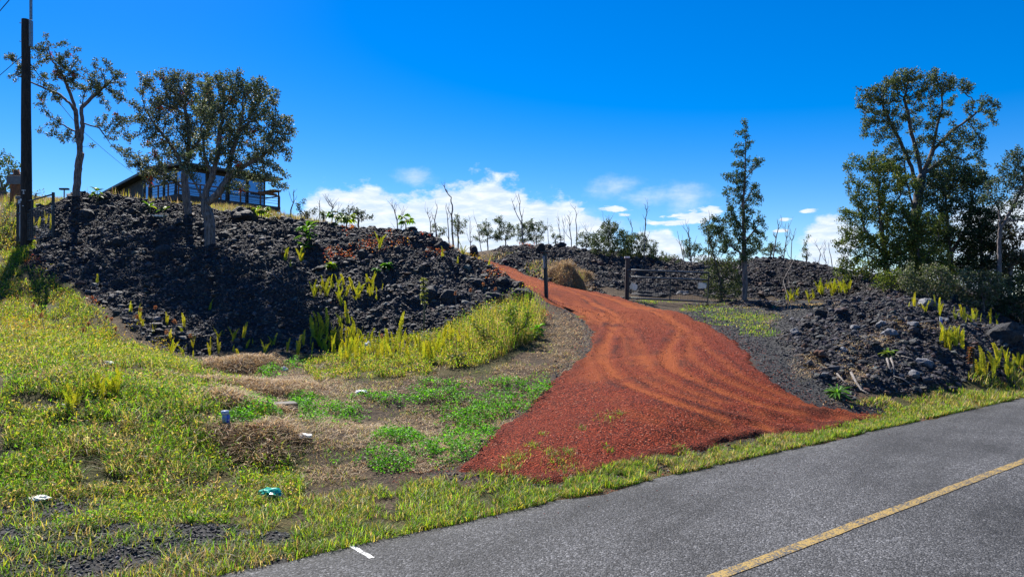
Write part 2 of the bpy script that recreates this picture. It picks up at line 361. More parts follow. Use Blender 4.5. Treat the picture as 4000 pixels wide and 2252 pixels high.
# red cinder
m_red, n, p, o = mat('red_cinder')
P_ = pos(n); a = n.n('ShaderNodeVertexColor', layer_name='Col'); sp = n.n('ShaderNodeSeparateColor'); n.l(a.outputs[0], sp.inputs[0])
vo = n.n('ShaderNodeTexVoronoi'); n.l(P_, vo.inputs['Vector']); vo.inputs['Scale'].default_value = 62
sx = n.n('ShaderNodeSeparateColor'); n.l(vo.outputs['Color'], sx.inputs[0]); big = n.noise(P_, .9, 5, .65); fn = n.noise(P_, 90, 3, .7)
c = n.ramp(sx.outputs[0], [(0, (.02, .007, .006)), (.3, (.10, .016, .008)), (.65, (.25, .036, .014)), (.95, (.42, .078, .032)), (1, (.5, .25, .18))])
c = n.mix(n.mr(big, .35, .7, 0, .5), c, (.20, .03, .012)); dust = n.mix(fn, (.30, .065, .018), (.52, .15, .042))
c = n.mix(n.m('MULTIPLY', sp.outputs[0], n.mr(fn, .2, .6, .55, 1)), c, dust); c = n.mix(n.m('MULTIPLY', sp.outputs[1], .75), c, (.035, .02, .018)); c = n.mix(1.0, c, (1.22, 1.15, 1.05), 'MULTIPLY')
n.l(c, p.inputs['Base Color']); p.inputs['Roughness'].default_value = .9; p.inputs['Specular IOR Level'].default_value = .15
bump(n, p, n.m('ADD', n.m('MULTIPLY', vo.outputs['Distance'], -1.6), n.m('ADD', n.m('MULTIPLY', fn, .5), big)), .035, 1.0)
# scattered
def vcol(name, rough=.7, bd=.0, sc=30, sp=.3):
    m_, n, p, o = mat(name); p.inputs['Specular IOR Level'].default_value = sp; a = n.n('ShaderNodeVertexColor', layer_name='Col'); P_ = pos(n); nz = n.noise(P_, sc, 4, .7)
    n.l(n.mix(1.0, a.outputs[0], n.mix(nz, (.5, .5, .5), (1.5, 1.5, 1.5)), 'MULTIPLY'), p.inputs['Base Color']); p.inputs['Roughness'].default_value = rough
    if bd: bump(n, p, nz, bd)
    return m_
m_rub = vcol('lava_clinker', .7, .03, 22, .25); m_cst = vcol('cinder_stone', .8, .0)
m_grass = leafmat('grass_blade', .55, .5, gain=(1.25, 1.25, 1.35)); m_straw = leafmat('straw', .45, .6, gain=(1.4, 1.35, 1.25), tint=(1.1, 1, .8)); m_fern = leafmat('fern_frond', .5, .5, tint=(1.2, 1.1, .4))
m_leaf = leafmat('ohia_leaf', .25, .5, gain=(1.6, 1.6, 1.65), tint=(1.1, 1.2, .6), spec=.12); m_broad = leafmat('broad_leaf', .5, .45, tint=(1.2, 1.3, .4), spec=.2)
def barkmat(name, c1, c2):
    m_, n, p, o = mat(name); v = n.vm('MULTIPLY', obc(n), (1, 1, .18)); nz = n.noise(v, 26, 5, .7)
    n.l(n.mix(n.mr(nz, .35, .65), c1, c2), p.inputs['Base Color']); p.inputs['Roughness'].default_value = .85; bump(n, p, nz, .04, 1)
    return m_
m_barkd = barkmat('dark_bark', (.035, .03, .03), (.13, .11, .10)); m_bark = barkmat('ohia_bark', (.06, .05, .05), (.24, .20, .19)); m_dead = barkmat('dead_wood', (.12, .10, .09), (.30, .27, .25))
# ================================================================ ground, road, driveway
nx, ny = len(GX), len(GY)
V = np.stack([MX, MY, H], -1).reshape(-1, 3)
I = np.arange(nx*ny).reshape(ny, nx); FQ = np.stack([I[:-1, :-1], I[:-1, 1:], I[1:, 1:], I[1:, :-1]], -1).reshape(-1, 4)
me = mesh_np('ground', V, FQ, np.stack([LV, GR, GT], -1).reshape(-1, 3), True)
tag(link('ground', me, mats=[m_ground]), kind='structure')
def road_pt(s, nn, z): return (NY*s+NX*nn, -NX*s+NY*nn, z)
rs = np.arange(-40, 160, .12); cols = 26; V = []
for s_ in rs:
    e = EDGE+float(fbm(np.array(s_), np.array(0.), .8, 4, 2)-.5)*.30
    for k in range(cols+1):
        nn = -3+(e+3)*k/cols
        V.append(road_pt(s_, nn, .006+.02*(1-((nn-YEL)/5)**2)*.5-(.02 if k == cols else 0)))
I = np.arange(len(V)).reshape(len(rs), cols+1); FQ = np.stack([I[:-1, :-1], I[1:, :-1], I[1:, 1:], I[:-1, 1:]], -1).reshape(-1, 4)[:, ::-1]
tag(link('road', mesh_np('road', np.array(V), FQ, None, True), mats=[m_road]), kind='structure')
def strip(name, s0, s1, n0, n1, m_):
    ss = np.arange(s0, s1, .25); V = []
    for s_ in ss:
        j = (random.random()-.5)*.008
        for nn in (n0+j, n1+j): V.append(road_pt(s_, nn, .021+.02*(1-((nn-YEL)/5)**2)*.5-.01))
    I = np.arange(len(V)).reshape(-1, 2); FQ = np.stack([I[:-1, 0], I[1:, 0], I[1:, 1], I[:-1, 1]], -1)[:, ::-1]
    return link(name, mesh_np(name, np.array(V), FQ), mats=[m_])
tag(strip('road_marking', -30, 150, YEL-.047, YEL+.047, m_yel), kind='structure')
a = hit(1362, 2130); b = hit(1452, 2196); a[2] = b[2] = 0
d = (b-a)/np.linalg.norm(b-a); nrm = np.array([-d[1], d[0], 0])*.019; V = []
for t in np.linspace(0, 1, 14):
    q = a+(b-a)*t+nrm*.1*random.uniform(-1, 1)
    ra=float(nroad(q[0],q[1])); zz = .0165-.02*max(0, (ra-(EDGE-.30))/.30)*1.0; V += [q-nrm+[0, 0, zz], q+nrm+[0, 0, zz]]
I = np.arange(len(V)).reshape(-1, 2); FQ = np.stack([I[:-1, 0], I[:-1, 1], I[1:, 1], I[1:, 0]], -1)[:, ::-1]
tag(link('road_marking', mesh_np('road_marking', np.array(V), FQ), mats=[m_wht]), kind='structure')
# driveway sheet
dx = np.arange(-7, 12, .045); dy = np.arange(5.5, 36, .045); DX, DY = np.meshgrid(dx, dy)
sdd = interp(SD, DX, DY)+(fbm(DX, DY, .7, 4, 3)-.5)*.25+(fbm(DX, DY, .12, 2, 8)-.5)*.14
# tyre tracks: curves through pixels turned to ground points
def gpts(L): return [hit(*p)[:2] for p in L]
TR = [gpts([(2140,1110),(2300,1165),(2400,1230),(2390,1300),(2340,1400),(2420,1500),(2600,1570),(2800,1640),(3000,1680)]),
      gpts([(2200,1120),(2500,1200),(2680,1290),(2600,1380),(2620,1450),(2800,1530),(3000,1600),(3300,1640)]),
      gpts([(2300,1145),(2560,1210),(2700,1300),(2690,1400),(2800,1480),(3000,1560),(3250,1610)]),
      gpts([(2350,1250),(2300,1380),(2330,1480),(2450,1580),(2650,1650),(2900,1700)]),
      gpts([(2150,1150),(2420,1260),(2500,1350),(2520,1450),(2700,1540),(2950,1620),(3150,1655)])]
TR += [gpts([(2080,1110),(2330,1220),(2440,1320),(2470,1450),(2600,1540),(2850,1610),(3100,1660)]), gpts([(2400,1170),(2640,1260),(2760,1370),(2880,1470),(3080,1560),(3330,1620)]), gpts([(2250,1180),(2330,1300),(2290,1420),(2330,1540),(2480,1640),(2700,1700)])]
TRW = [1, .9, .6, .35, .6, .5, .6, .3]
dust = np.zeros(DX.shape); hh = np.zeros(DX.shape); dk = np.zeros(DX.shape)
qx = sdd > -.3
for T, wgt in zip(TR, TRW):
    T = np.array(T); ts = np.linspace(0, len(T)-1, 60); C = np.stack([np.interp(ts, range(len(T)), T[:, k]) for k in (0, 1)], -1)
    for _ in range(6): C[1:-1] = (C[:-2]+C[2:]+C[1:-1]*2)/4
    dd = np.full(DX.shape, 9.); d0 = np.full(qx.sum(), 9.)
    for i in range(len(C)-1):
        ax, ay = C[i]; ex, ey = C[i+1]-C[i]; t = np.clip(((DX[qx]-ax)*ex+(DY[qx]-ay)*ey)/(ex*ex+ey*ey), 0, 1)
        d0 = np.minimum(d0, np.hypot(DX[qx]-ax-t*ex, DY[qx]-ay-t*ey))
    dd[qx] = d0+(fbm(DX[qx], DY[qx], .8, 3, 91)-.5)*.12
    tr = np.exp(-(dd/.10)**2); brm = np.exp(-((dd-.20)/.06)**2)
    dust = np.maximum(dust, tr*wgt); dk = np.maximum(dk, brm*wgt*.7); hh += (-.032*tr+.028*brm)*wgt
nz = fbm(DX, DY, 2.2, 4, 77)
dust = np.clip(dust*sstep(.3, .55, fbm(DX, DY, .5, 3, 12)+.08)+sstep(.5, .75, nz)*.5+sstep(13, 19, DY)*.35, 0, 1)
dk = np.clip(dk*1.1*sstep(.45, .65, fbm(DX, DY, .5, 3, 19))+sstep(.68, .8, fbm(DX, DY, .8, 4, 99))*.3+sstep(.25, -.02, sdd)*.35, 0, 1)
DZ = interp(H, DX, DY)+.05+sstep(-.06, .5, sdd)*.025-sstep(.06, -.12, sdd)*.10+hh*.42+(fbm(DX, DY, .12, 3, 55)-.5)*.028+(fbm(DX, DY, .6, 3, 56)-.5)*.02
DZ0 = DZ
ok = sdd > -.14; I = np.arange(DX.size).reshape(DX.shape)
fq = ok[:-1, :-1] & ok[:-1, 1:] & ok[1:, 1:] & ok[1:, :-1]
FQ = np.stack([I[:-1, :-1][fq], I[:-1, 1:][fq], I[1:, 1:][fq], I[1:, :-1][fq]], -1)
used = np.unique(FQ); rm = np.zeros(DX.size, np.int64); rm[used] = np.arange(len(used))
V = np.stack([DX, DY, DZ], -1).reshape(-1, 3)[used]; C_ = np.stack([dust, dk, dust*0], -1).reshape(-1, 3)[used]
tag(link('driveway', mesh_np('driveway', V, rm[FQ], C_, True), mats=[m_red]), kind='structure')
def drivez(x, y):
    i = np.clip(((x-dx[0])/.045).astype(int), 0, len(dx)-1); j = np.clip(((y-dy[0])/.045).astype(int), 0, len(dy)-1)
    return DZ0[j, i], sdd[j, i]
# ================================================================ scatter helpers
def sample(n, x0, x1, y0, y1, near=True):
    """ground points, denser towards the camera"""
    y = RNG.uniform(0, 1, n); y = (y0**.25+(y1**.25-y0**.25)*y)**4 if near else y0+(y1-y0)*y
    x = RNG.uniform(x0, x1, n)*(y if near else 1)
    z = interp(H, x, y); px, py = proj(x, y, z)
    return x, y, z, px, py
ICO_V = []
ph = (1+5**.5)/2
for a_ in (-1, 1):
    for b_ in (-ph, ph): ICO_V += [(a_, b_, 0), (0, a_, b_), (b_, 0, a_)]
ICO_V = np.array(ICO_V)/np.sqrt(1+ph*ph)
def hullfaces(Vt):
    Fs = []; n = len(Vt)
    for i in range(n):
        for j in range(i+1, n):
            for k in range(j+1, n):
                nn = np.cross(Vt[j]-Vt[i], Vt[k]-Vt[i]); d = (Vt-Vt[i]) @ nn
                if (d <= 1e-6).all(): Fs.append((i, j, k))
                elif (d >= -1e-6).all(): Fs.append((i, k, j))
    return np.array(Fs)
ICO_F = hullfaces(ICO_V)
def rocks(x, y, z, size, col, seed=0, sink=.25, flat=.7):
    n = len(x); r = np.random.default_rng(seed)
    T = ICO_V[None]*(1+r.uniform(-.38, .38, (40, 12, 1)))*r.uniform(.6, 1.25, (40, 1, 3))
    V = T[r.integers(0, 40, n)]
    a1 = r.uniform(0, 6.28, n); a2 = r.uniform(0, 6.28, n)
    c, s = np.cos(a2)[:, None], np.sin(a2)[:, None]; V = np.stack([V[..., 0], V[..., 1]*c-V[..., 2]*s, V[..., 1]*s+V[..., 2]*c], -1)
    c, s = np.cos(a1)[:, None], np.sin(a1)[:, None]; V = np.stack([V[..., 0]*c-V[..., 1]*s, V[..., 0]*s+V[..., 1]*c, V[..., 2]], -1)
    V = V*size[:, None, None]; V[..., 2] *= flat
    V += np.stack([x, y, z+size*flat*(1-2*sink)*.8], -1)[:, None]
    Fc = (ICO_F[None]+12*np.arange(n)[:, None, None]).reshape(-1, 3)
    return V.reshape(-1, 3), Fc, np.repeat(col, 12, 0)
def pal(n, cs, ws=None, jit=.25):
    cs = np.array(cs, float); i = RNG.choice(len(cs), n, p=None if ws is None else np.array(ws)/sum(ws))
    return np.clip(cs[i]*(1+RNG.uniform(-jit, jit, (n, 1)))*(1+RNG.uniform(-jit*.4, jit*.4, (n, 3))), 0, 1)
def blades(x, y, z, h, wd, lean, col, seg=3, droop=.5):
    """curved tapering blades: 2*seg+1 verts each"""
    n = len(x); az = RNG.uniform(0, 2*math.pi, n); face = az+math.pi/2+RNG.uniform(-.6, .6, n); tip = RNG.uniform(.3, 1, n)*lean
    V = np.zeros((n, 2*seg+1, 3))
    for k in range(seg+1):
        t = k/seg; out = h*tip*(t**1.6); up = h*(t-droop*tip*t*t*.8)
        cx = x+np.cos(az)*out; cy = y+np.sin(az)*out; cz = z-.01+up
        if k == seg: V[:, 2*seg] = np.stack([cx, cy, cz], -1)
        else:
            hw = wd*(1-.55*t)/2
            V[:, 2*k] = np.stack([cx-np.cos(face)*hw, cy-np.sin(face)*hw, cz], -1); V[:, 2*k+1] = np.stack([cx+np.cos(face)*hw, cy+np.sin(face)*hw, cz], -1)
    fs = []
    for k in range(seg-1): fs += [(2*k, 2*k+1, 2*k+3), (2*k, 2*k+3, 2*k+2)]
    fs.append((2*seg-2, 2*seg-1, 2*seg))
    fs = np.array(fs); Fc = (fs[None]+(2*seg+1)*np.arange(n)[:, None, None]).reshape(-1, 3)
    C_ = np.repeat(col, 2*seg+1, 0)
    return V.reshape(-1, 3), Fc, C_
def leaves(P, L, Wd, col, updir=None, flat=.0):
    """small diamond leaves at P with random orientation"""
    n = len(P); a = RNG.normal(size=(n, 3)); a[:, 2] = a[:, 2]*(1-flat)+.15
    a /= np.linalg.norm(a, axis=1)[:, None]; b = RNG.normal(size=(n, 3)); b[:, 2] *= (1-flat); b -= a*(a*b).sum(1)[:, None]; b /= np.linalg.norm(b, axis=1)[:, None]+1e-9
    nn = np.cross(a, b); L = np.broadcast_to(L, (n,))[:, None]; Wd = np.broadcast_to(Wd, (n,))[:, None]
    V = np.stack([P, P+a*L*.5+b*Wd*.5+nn*L*.08, P+a*L, P+a*L*.5-b*Wd*.5+nn*L*.08], 1)
    Fc = (np.array([(0, 1, 2), (0, 2, 3)])[None]+4*np.arange(n)[:, None, None]).reshape(-1, 3)
    return V.reshape(-1, 3), Fc, np.repeat(col, 4, 0)
def join(*parts):
    V, Fc, C_ = [], [], []; b = 0
    for v, f, c in parts: V.append(v); Fc.append(f+b); C_.append(c); b += len(v)
    return np.concatenate(V), np.concatenate(Fc), np.concatenate(C_)
def obj_np(name, parts, m_, parent=None, smooth=False, loc=None):
    v, f, c = join(*parts)
    if loc is not None: v = v-np.array(loc)
    return link(name, mesh_np(name, v, f, c, smooth), parent, loc, [m_])
# ================================================================ lava rubble (stuff)
parts = []
for (n_, s0, s1, sd_) in ((520000, .014, .032, 1), (120000, .03, .055, 2), (14000, .05, .12, 3)):
    x, y, z, px, py = sample(n_, -.85, .85, 10.5, 36, False); x = x*y
    z = interp(H, x, y); lv = interp(LV, x, y)
    px, py = proj(x, y, z); keep = (lv > .35+RNG.uniform(-.33, .2, n_)) & (px > -150) & (px < 4150)
    # tree crown's shadow mid left mound, shaped as ground with few big stones
    crown_shade = ((px-950)/300)**2+((py-1180)/170)**2 < 1
    if s0 > .04: keep &= ~(crown_shade & (RNG.random(n_) < .85))
    cl = fbm(x, y, .9, 3, 14); keep &= RNG.random(n_) < (.35+1.3*cl)
    x, y, z = x[keep], y[keep], z[keep]; n_ = len(x)
    size = RNG.uniform(s0, s1, n_)*(.62+.016*y)
    col = pal(n_, [(.028, .027, .034), (.05, .047, .052), (.095, .09, .09), (.08, .048, .036)], [4, 4, 2, 1.3], .3)
    parts.append(rocks(x, y, z, size, col, sd_))
tag(obj_np('lava_rubble', parts, m_rub), 'jagged black lava rubble covering the mounds on both sides of the red driveway', 'lava rubble', kind='stuff')
# black gravel on the flat
parts = []
x, y, z, px, py = sample(120000, -.75, .75, 4.3, 27)
g_ = interp(GR, x, y); lv = interp(LV, x, y); sd_ = interp(SD, x, y)
keep = (g_ > RNG.uniform(.2, .9, len(x))) & (lv < .6) & (sd_ < -.05) & (nroad(x, y) > EDGE+.05)
x, y, z = x[keep], y[keep], z[keep]
parts.append(rocks(x, y, z, RNG.uniform(.006, .02, len(x))*(.6+y*.05), pal(len(x), [(.03, .03, .033), (.07, .068, .066), (.13, .125, .12)], [4, 3, 1]), 5))
tag(obj_np('gravel', parts, m_rub), 'loose dark gravel between the driveway, the mounds and the asphalt edge', 'gravel', kind='stuff')
# red cinder stones
x, y, z, px, py = sample(190000, -.45, .95, 6.2, 20); z, s_ = drivez(x, y)
keep = (s_ > -.55+RNG.exponential(.09, len(x))*2-.1) & (x < 11); x, y, z, s_ = x[keep], y[keep], z[keep], s_[keep]
z = np.where(s_ < .0, interp(H, x, y), np.maximum(z, interp(H, x, y)))
tag(obj_np('cinder_gravel', [rocks(x, y, z, RNG.uniform(.002, .0065, len(x))*(.65+y*.045)*np.where(RNG.random(len(x)) < .03, 2, 1), pal(len(x), [(.12, .017, .008), (.28, .037, .013), (.44, .075, .027), (.03, .012, .01), (.5, .3, .25)], [3, 4, 2.4, 1.6, .12]), 6)], m_cst),
    'loose red cinder stones covering the driveway', 'cinder gravel', kind='stuff')

x, y, z, px, py = sample(9000, -.45, .8, 5, 14); nr = nroad(x, y); k = (nr < EDGE) & (nr > EDGE-RNG.exponential(.35, len(x))) & (interp(SD, x, y) > -1.3); x, y = x[k], y[k]
tag(obj_np('road_gravel', [rocks(x, y, x*0+.016, RNG.uniform(.002, .006, len(x)), pal(len(x), [(.22, .03, .012), (.05, .05, .05), (.12, .1, .09)], [2, 3, 1]), 9)], m_cst), 'loose red and grey grit spilled onto the asphalt in front of the driveway', 'road grit', kind='stuff')
# ================================================================ grass, straw, ground cover
def ell(px, py, L):
    m_ = np.zeros(px.shape)
    for (a, b, rx, ry) in L: m_ = np.maximum(m_, 1-np.sqrt(((px-a)/rx)**2+((py-b)/ry)**2))
    return m_
GREEN = [(.06, .15, .015), (.13, .28, .022), (.20, .36, .03), (.03, .075, .012)]
YELL = [(.26, .30, .03), (.36, .33, .05), (.18, .23, .03)]
DRY = [(.34, .26, .16), (.24, .17, .10), (.46, .38, .27), (.12, .08, .055)]
def mixcol(x, y, wg, wy, wd_):
    n = len(x); r = RNG.random(n)*(wg+wy+wd_)
    a = pal(n, GREEN); b = pal(n, YELL); c = pal(n, DRY)
    return np.where((r < wg)[:, None], a, np.where((r < wg+wy)[:, None], b, c))
P_L = TH[0]; P_B = TH[1]; P_RF = TH[2]; P_RV = TH[3]
gp = []; sp_ = []
x, y, z, px, py = sample(520000, -.80, .45, 4.2, 27)
wobx = px+(fbm(x, y, .9, 4, 5)-.5)*120; woby = py+(fbm(x, y, .9, 4, 9)-.5)*90
nr = nroad(x, y); base = (nr > EDGE+.03) & (interp(SD, x, y) < -.02) & (interp(LV, x, y) < .5)
inL = inpoly(wobx, woby, P_L); gv = interp(GR, x, y)
den = fbm(x, y, .35, 3, 33); den2 = fbm(x, y, 1.6, 3, 34)
keep = base & inL & (ell(px, py, [(880,1700,42,95)]) <= 0) & (den+.35*(fbm(x, y, .13, 2, 35)-.5) > .40) & (RNG.random(len(x)) < np.where(gv > .4, .03+.45*(fbm(x, y, .45, 3, 36) > .60), .8))
X, Y, Z, PXk, PYk = x[keep], y[keep], z[keep], px[keep], py[keep]; n_ = len(X)
dl = den2[keep]; pa = fbm(X, Y, .8, 4, 38); wy = np.where(PYk < 1450, 3.2, .8)+np.where(dl > .58, 1.0, 0); wdr = np.where(pa < .46, 4.5, .9)+np.where(pa > .62, .8, 0)+np.where((PXk > 480) & (PYk > 1350) & (PYk < 1800) & (PXk > 950), 1.0, 0)
hgt = RNG.uniform(.04, .16, n_)*(.55+.9*fbm(X, Y, .4, 3, 39))*(1+.9*np.exp(-(((PXk-580)/380)**2+((PYk-1720)/200)**2)))*np.where(PYk < 1450, 1.6, 1)*np.where(PYk > 1950, .55, 1)
gp.append(blades(X, Y, Z, hgt, RNG.uniform(.003, .009, n_)*(.65+.06*Y), RNG.uniform(.4, 2.2, n_), mixcol(X, Y, 2.2, wy, wdr)*np.array([.92, 1, .9])))
# small leaves among the weeds
sub = RNG.random(n_) < .8; Ps = np.stack([X, Y, Z+hgt*RNG.uniform(.2, .9, n_)], -1)[sub]; m_n = len(Ps)
gp.append(leaves(Ps, RNG.uniform(.02, .05, m_n)*(.6+.06*Ps[:, 1]), RNG.uniform(.008, .016, m_n)*(.6+.07*Ps[:, 1]), mixcol(Ps[:, 0], Ps[:, 1], 2.6, wy[sub], wdr[sub]*.5)))
# verge along the asphalt
x2 = RNG.uniform(0, 1, 260000); s2 = -7+x2**1.7*40; sgn = RNG.random(len(s2)); wv = .42+.4*vnoise(s2, s2*0, 1.3, 8); wv = wv*(1+2.2*sstep(5.2, 2.2, s2)+.8*sstep(1.5, -1, s2))
nn = EDGE-.02+wv*RNG.random(len(s2))**1.2+.0; X = NY*s2+NX*nn; Y = -NX*s2+NY*nn
tuft = fbm(X, Y, .22, 3, 40); k = (Y > 4) & (tuft > .40) & ((nn < EDGE+.46) | (interp(SD, X, Y) < 0)) & (RNG.random(len(X)) < .95); X, Y = X[k], Y[k]; Z = np.maximum(interp(H, X, Y), 0); n_ = len(X)
dd_ = fbm(X, Y, .8, 3, 41)
gp.append(blades(X, Y, Z, RNG.uniform(.03, .11, n_)*(.7+tuft[k]*.7), RNG.uniform(.003, .009, n_)*(.65+.06*Y), RNG.uniform(.5, 1.7, n_), mixcol(X, Y, 1.8, .9, np.where(dd_ < .45, 2.2, .7))))
# bare soil zone: thin grass + straw
CENTER = [(880,1440),(1300,1400),(1900,1440),(2100,1350),(2290,1370),(2200,1480),(2000,1650),(1800,1820),(1500,1880),(1150,1900),(1050,1750),(960,1550)]
inC = inpoly(wobx, woby, CENTER); keep = base & inC
cl = fbm(x, y, .5, 4, 51)
k = keep & (cl > .47) & (RNG.random(len(x)) < .45); n_ = k.sum()
gp.append(blades(x[k], y[k], z[k], RNG.uniform(.02, .07, n_), RNG.uniform(.003, .006, n_)*(.65+.06*y[k]), RNG.uniform(.5, 1.6, n_), mixcol(x[k], y[k], 1.2, .5, 1.4)))
# sparse tufts on the red cinder
for (a, b, r_, nb) in [(2370,1655,45,160),(2270,1700,20,60),(2020,1815,38,220),(2080,1770,28,130),(2150,1800,30,130),(2220,1790,22,100),(2420,1640,18,60),(2120,1720,14,50),(2265,1240,14,60),(1990,1850,40,260),(2190,1840,60,260),(2380,1780,20,60),(2660,1770,30,130)]:
    q = hit(a, b, H); wr = r_*q[1]/F/3.9
    X = q[0]+RNG.normal(0, wr*.6, nb); Y = q[1]+RNG.normal(0, wr*.9, nb); Z, _ = drivez(X, Y); Z = np.maximum(Z, interp(H, X, Y))
    gp.append(blades(X, Y, Z, RNG.uniform(.03, .08, nb), RNG.uniform(.004, .007, nb), RNG.uniform(.7, 1.8, nb), mixcol(X, Y, 2, .8, .6)))
# brush band (tall)
k = base & inpoly(wobx, woby, [(1450,1330),(1560,1290),(1800,1290),(1880,1230),(1960,1190),(2090,1200),(2110,1310),(1990,1380),(1850,1430),(1650,1480),(1250,1480),(1180,1440)])
kk = k & (RNG.random(len(x)) < .8) & (fbm(x, y, .28, 3, 63)+.25*sstep(1700, 2000, px) > .44); X, Y, Z = x[kk], y[kk], z[kk]; n_ = len(X); tall = (.12+.42*sstep(1650, 1980, px[kk])*sstep(1440, 1330, py[kk]))*(.3+1.5*fbm(X, Y, .4, 3, 3))
hg = tall*RNG.uniform(.3, 1.2, n_)
gp.append(blades(X, Y, Z, hg, RNG.uniform(.004, .008, n_)*(.5+.07*Y), RNG.uniform(.15, .7, n_), mixcol(X, Y, .8, 1.4, 1.5)))
u_ = RNG.random(n_) < .5; gp.append(blades(X[u_], Y[u_], Z[u_], hg[u_]*.7, RNG.uniform(.004, .008, u_.sum())*(.5+.07*Y[u_]), RNG.uniform(.6, 2, u_.sum()), pal(u_.sum(), [(.16,.10,.06),(.07,.06,.03),(.05,.09,.02)])))
for q_ in range(3):
    r_ = RNG.random(n_) < .75; Pz = np.stack([X+RNG.normal(0, .04, n_), Y+RNG.normal(0, .04, n_), Z+hg*RNG.uniform(.3, 1.0, n_)], -1)[r_]; m_n = len(Pz)
    gp.append(leaves(Pz, RNG.uniform(.025, .05, m_n), RNG.uniform(.012, .022, m_n), mixcol(Pz[:, 0], Pz[:, 1], 1.3, 1.4, .6)))
# right side: short grass in the field, verge weeds
x, y, z, px, py = sample(200000, .15, .80, 8.5, 30); nr = nroad(x, y)
wobx = px+(fbm(x, y, .9, 4, 5)-.5)*110; woby = py+(fbm(x, y, .9, 4, 9)-.5)*50
base = (nr > EDGE+.03) & (interp(SD, x, y) < -.05) & (interp(LV, x, y) < .6)
e = ell(wobx, woby, [(2900,1245,190,38),(2820,1215,140,20),(2960,1290,90,20),(2760,1205,120,16),(3200,1195,120,10),(2560,1175,120,10),(3020,1185,120,10)])
k = base & (e > RNG.uniform(0, .7, len(e))) & (RNG.random(len(e)) < .9); n_ = k.sum()
gp.append(blades(x[k], y[k], z[k], RNG.uniform(.03, .09, n_), RNG.uniform(.01, .018, n_), RNG.uniform(.5, 1.5, n_), np.where((px[k] > 3050)[:, None], pal(n_, DRY), mixcol(x[k], y[k], 2.4, 1.0, .5))))
k = base & inpoly(wobx, woby, [(3230,1600),(3400,1560),(3600,1545),(3750,1500),(3820,1430),(4000,1400),(4300,1350),(4300,1540),(4000,1560),(3450,1670)]) & (fbm(x, y, .5, 3, 6) > .42); n_ = k.sum()
tl = np.where(px[k] > 3750, .22, .09)
gp.append(blades(x[k], y[k], z[k], tl*RNG.uniform(.4, 1.2, n_), RNG.uniform(.007, .013, n_), RNG.uniform(.4, 1.4, n_), mixcol(x[k], y[k], 1.2, 1.2, 1.4)))
tag(obj_np('grass', gp, m_grass), 'green and yellow roadside grass and weeds between the asphalt and the lava mounds', 'grass', kind='stuff')
# straw lying down
x, y, z, px, py = sample(300000, -.62, .80, 5, 28); nr = nroad(x, y)
base = (nr > EDGE+.03) & (interp(SD, x, y) < -.05); wobx = px+(fbm(x, y, .7, 4, 5)-.5)*130; woby = py+(fbm(x, y, .7, 4, 9)-.5)*80
k1 = base & inpoly(wobx, woby, CENTER) & (fbm(x, y, .6, 4, 58) > .40) & (interp(LV, x, y) < .4)
k2 = base & (ell(wobx, woby, [(2170,1300,190,110),(2060,1240,120,30),(2200,1400,120,80),(3350,1370,90,50),(3550,1280,150,35),(3150,1195,150,12),(2900,1195,140,14),(3150,1440,80,60),(3350,1480,120,60),(3200,1590,140,30),(3500,1640,170,26),(3000,1250,60,25),(960,1480,230,110),(1100,1620,120,120),(3430,1330,60,30)]) > RNG.uniform(0, .8, len(x)))
k = k1 | k2; n_ = k.sum(); f_ = RNG.uniform(.04, .2, n_)
sp_.append(blades(x[k], y[k], z[k]+.01+.06*(interp(LV, x[k], y[k]) > .4), f_*.25, RNG.uniform(.004, .009, n_)*(.6+.06*y[k]), RNG.uniform(3, 6, n_), pal(n_, DRY, [3, 2, 3, 1]), 3, .12))
# rank dry grass on the house plateau
x = RNG.uniform(-34, -6, 60000); y = RNG.uniform(23.5, 58, 60000); z = interp(H, x, y); px, py = proj(x, y, z)
k = (interp(LV, x, y) < .35) & (px > -100) & (px < 1300); n_ = k.sum()
sp_.append(blades(x[k], y[k], z[k], RNG.uniform(.12, .42, n_), RNG.uniform(.012, .022, n_), RNG.uniform(.1, .6, n_), np.where((RNG.random(n_) < .45)[:, None], pal(n_, YELL), pal(n_, DRY, [3, 3, 2, 3]))))
x = RNG.uniform(-5, 2, 14000); y = RNG.uniform(22.5, 33, 14000); z = interp(H, x, y); k = (interp(SD, x, y) < -.2) & (fbm(x, y, 1.2, 3, 5) > .45); n_ = k.sum()
sp_.append(blades(x[k], y[k], z[k], RNG.uniform(.1, .3, n_), RNG.uniform(.01, .02, n_), RNG.uniform(.3, 1.6, n_), mixcol(x[k], y[k], .4, 1, 2.2)))
tag(obj_np('dry_grass', sp_, m_straw), 'dry tan straw lying on bare soil and standing round the house on the hill', 'dry grass', kind='stuff')
# bright green ground cover
def cover(name, label, L, n_, cols, size, hmax, x0, x1, y0, y1, m_=None, thr=.65, ws=None):
    x, y, z, px, py = sample(n_, x0, x1, y0, y1); wobx = px+(fbm(x, y, .5, 4, 15)-.5)*110; woby = py+(fbm(x, y, .5, 4, 19)-.5)*60
    e = ell(wobx, woby, L); k = (e > RNG.uniform(0, thr, len(e))) & (fbm(x, y, .16, 3, 7) > .40) & (interp(SD, x, y) < .05) & (nroad(x, y) > EDGE)
    x, y, z, e = x[k], y[k], z[k], e[k]; n_ = len(x)
    hm = hmax*np.clip(e*1.6, .15, 1)*fbm(x, y, .25, 2, 8)*1.8
    P3 = np.stack([x, y, z+.01+.07*(interp(LV, x, y) > .4)+hm*RNG.uniform(.1, 1, n_)], -1); sz = RNG.uniform(.6, 1.3, n_)*size*(.55+.055*y)
    return tag(obj_np(name, [leaves(P3, sz, sz*.55, pal(n_, cols, ws), flat=.55)], m_ or m_broad), label, 'ground cover', kind='stuff')
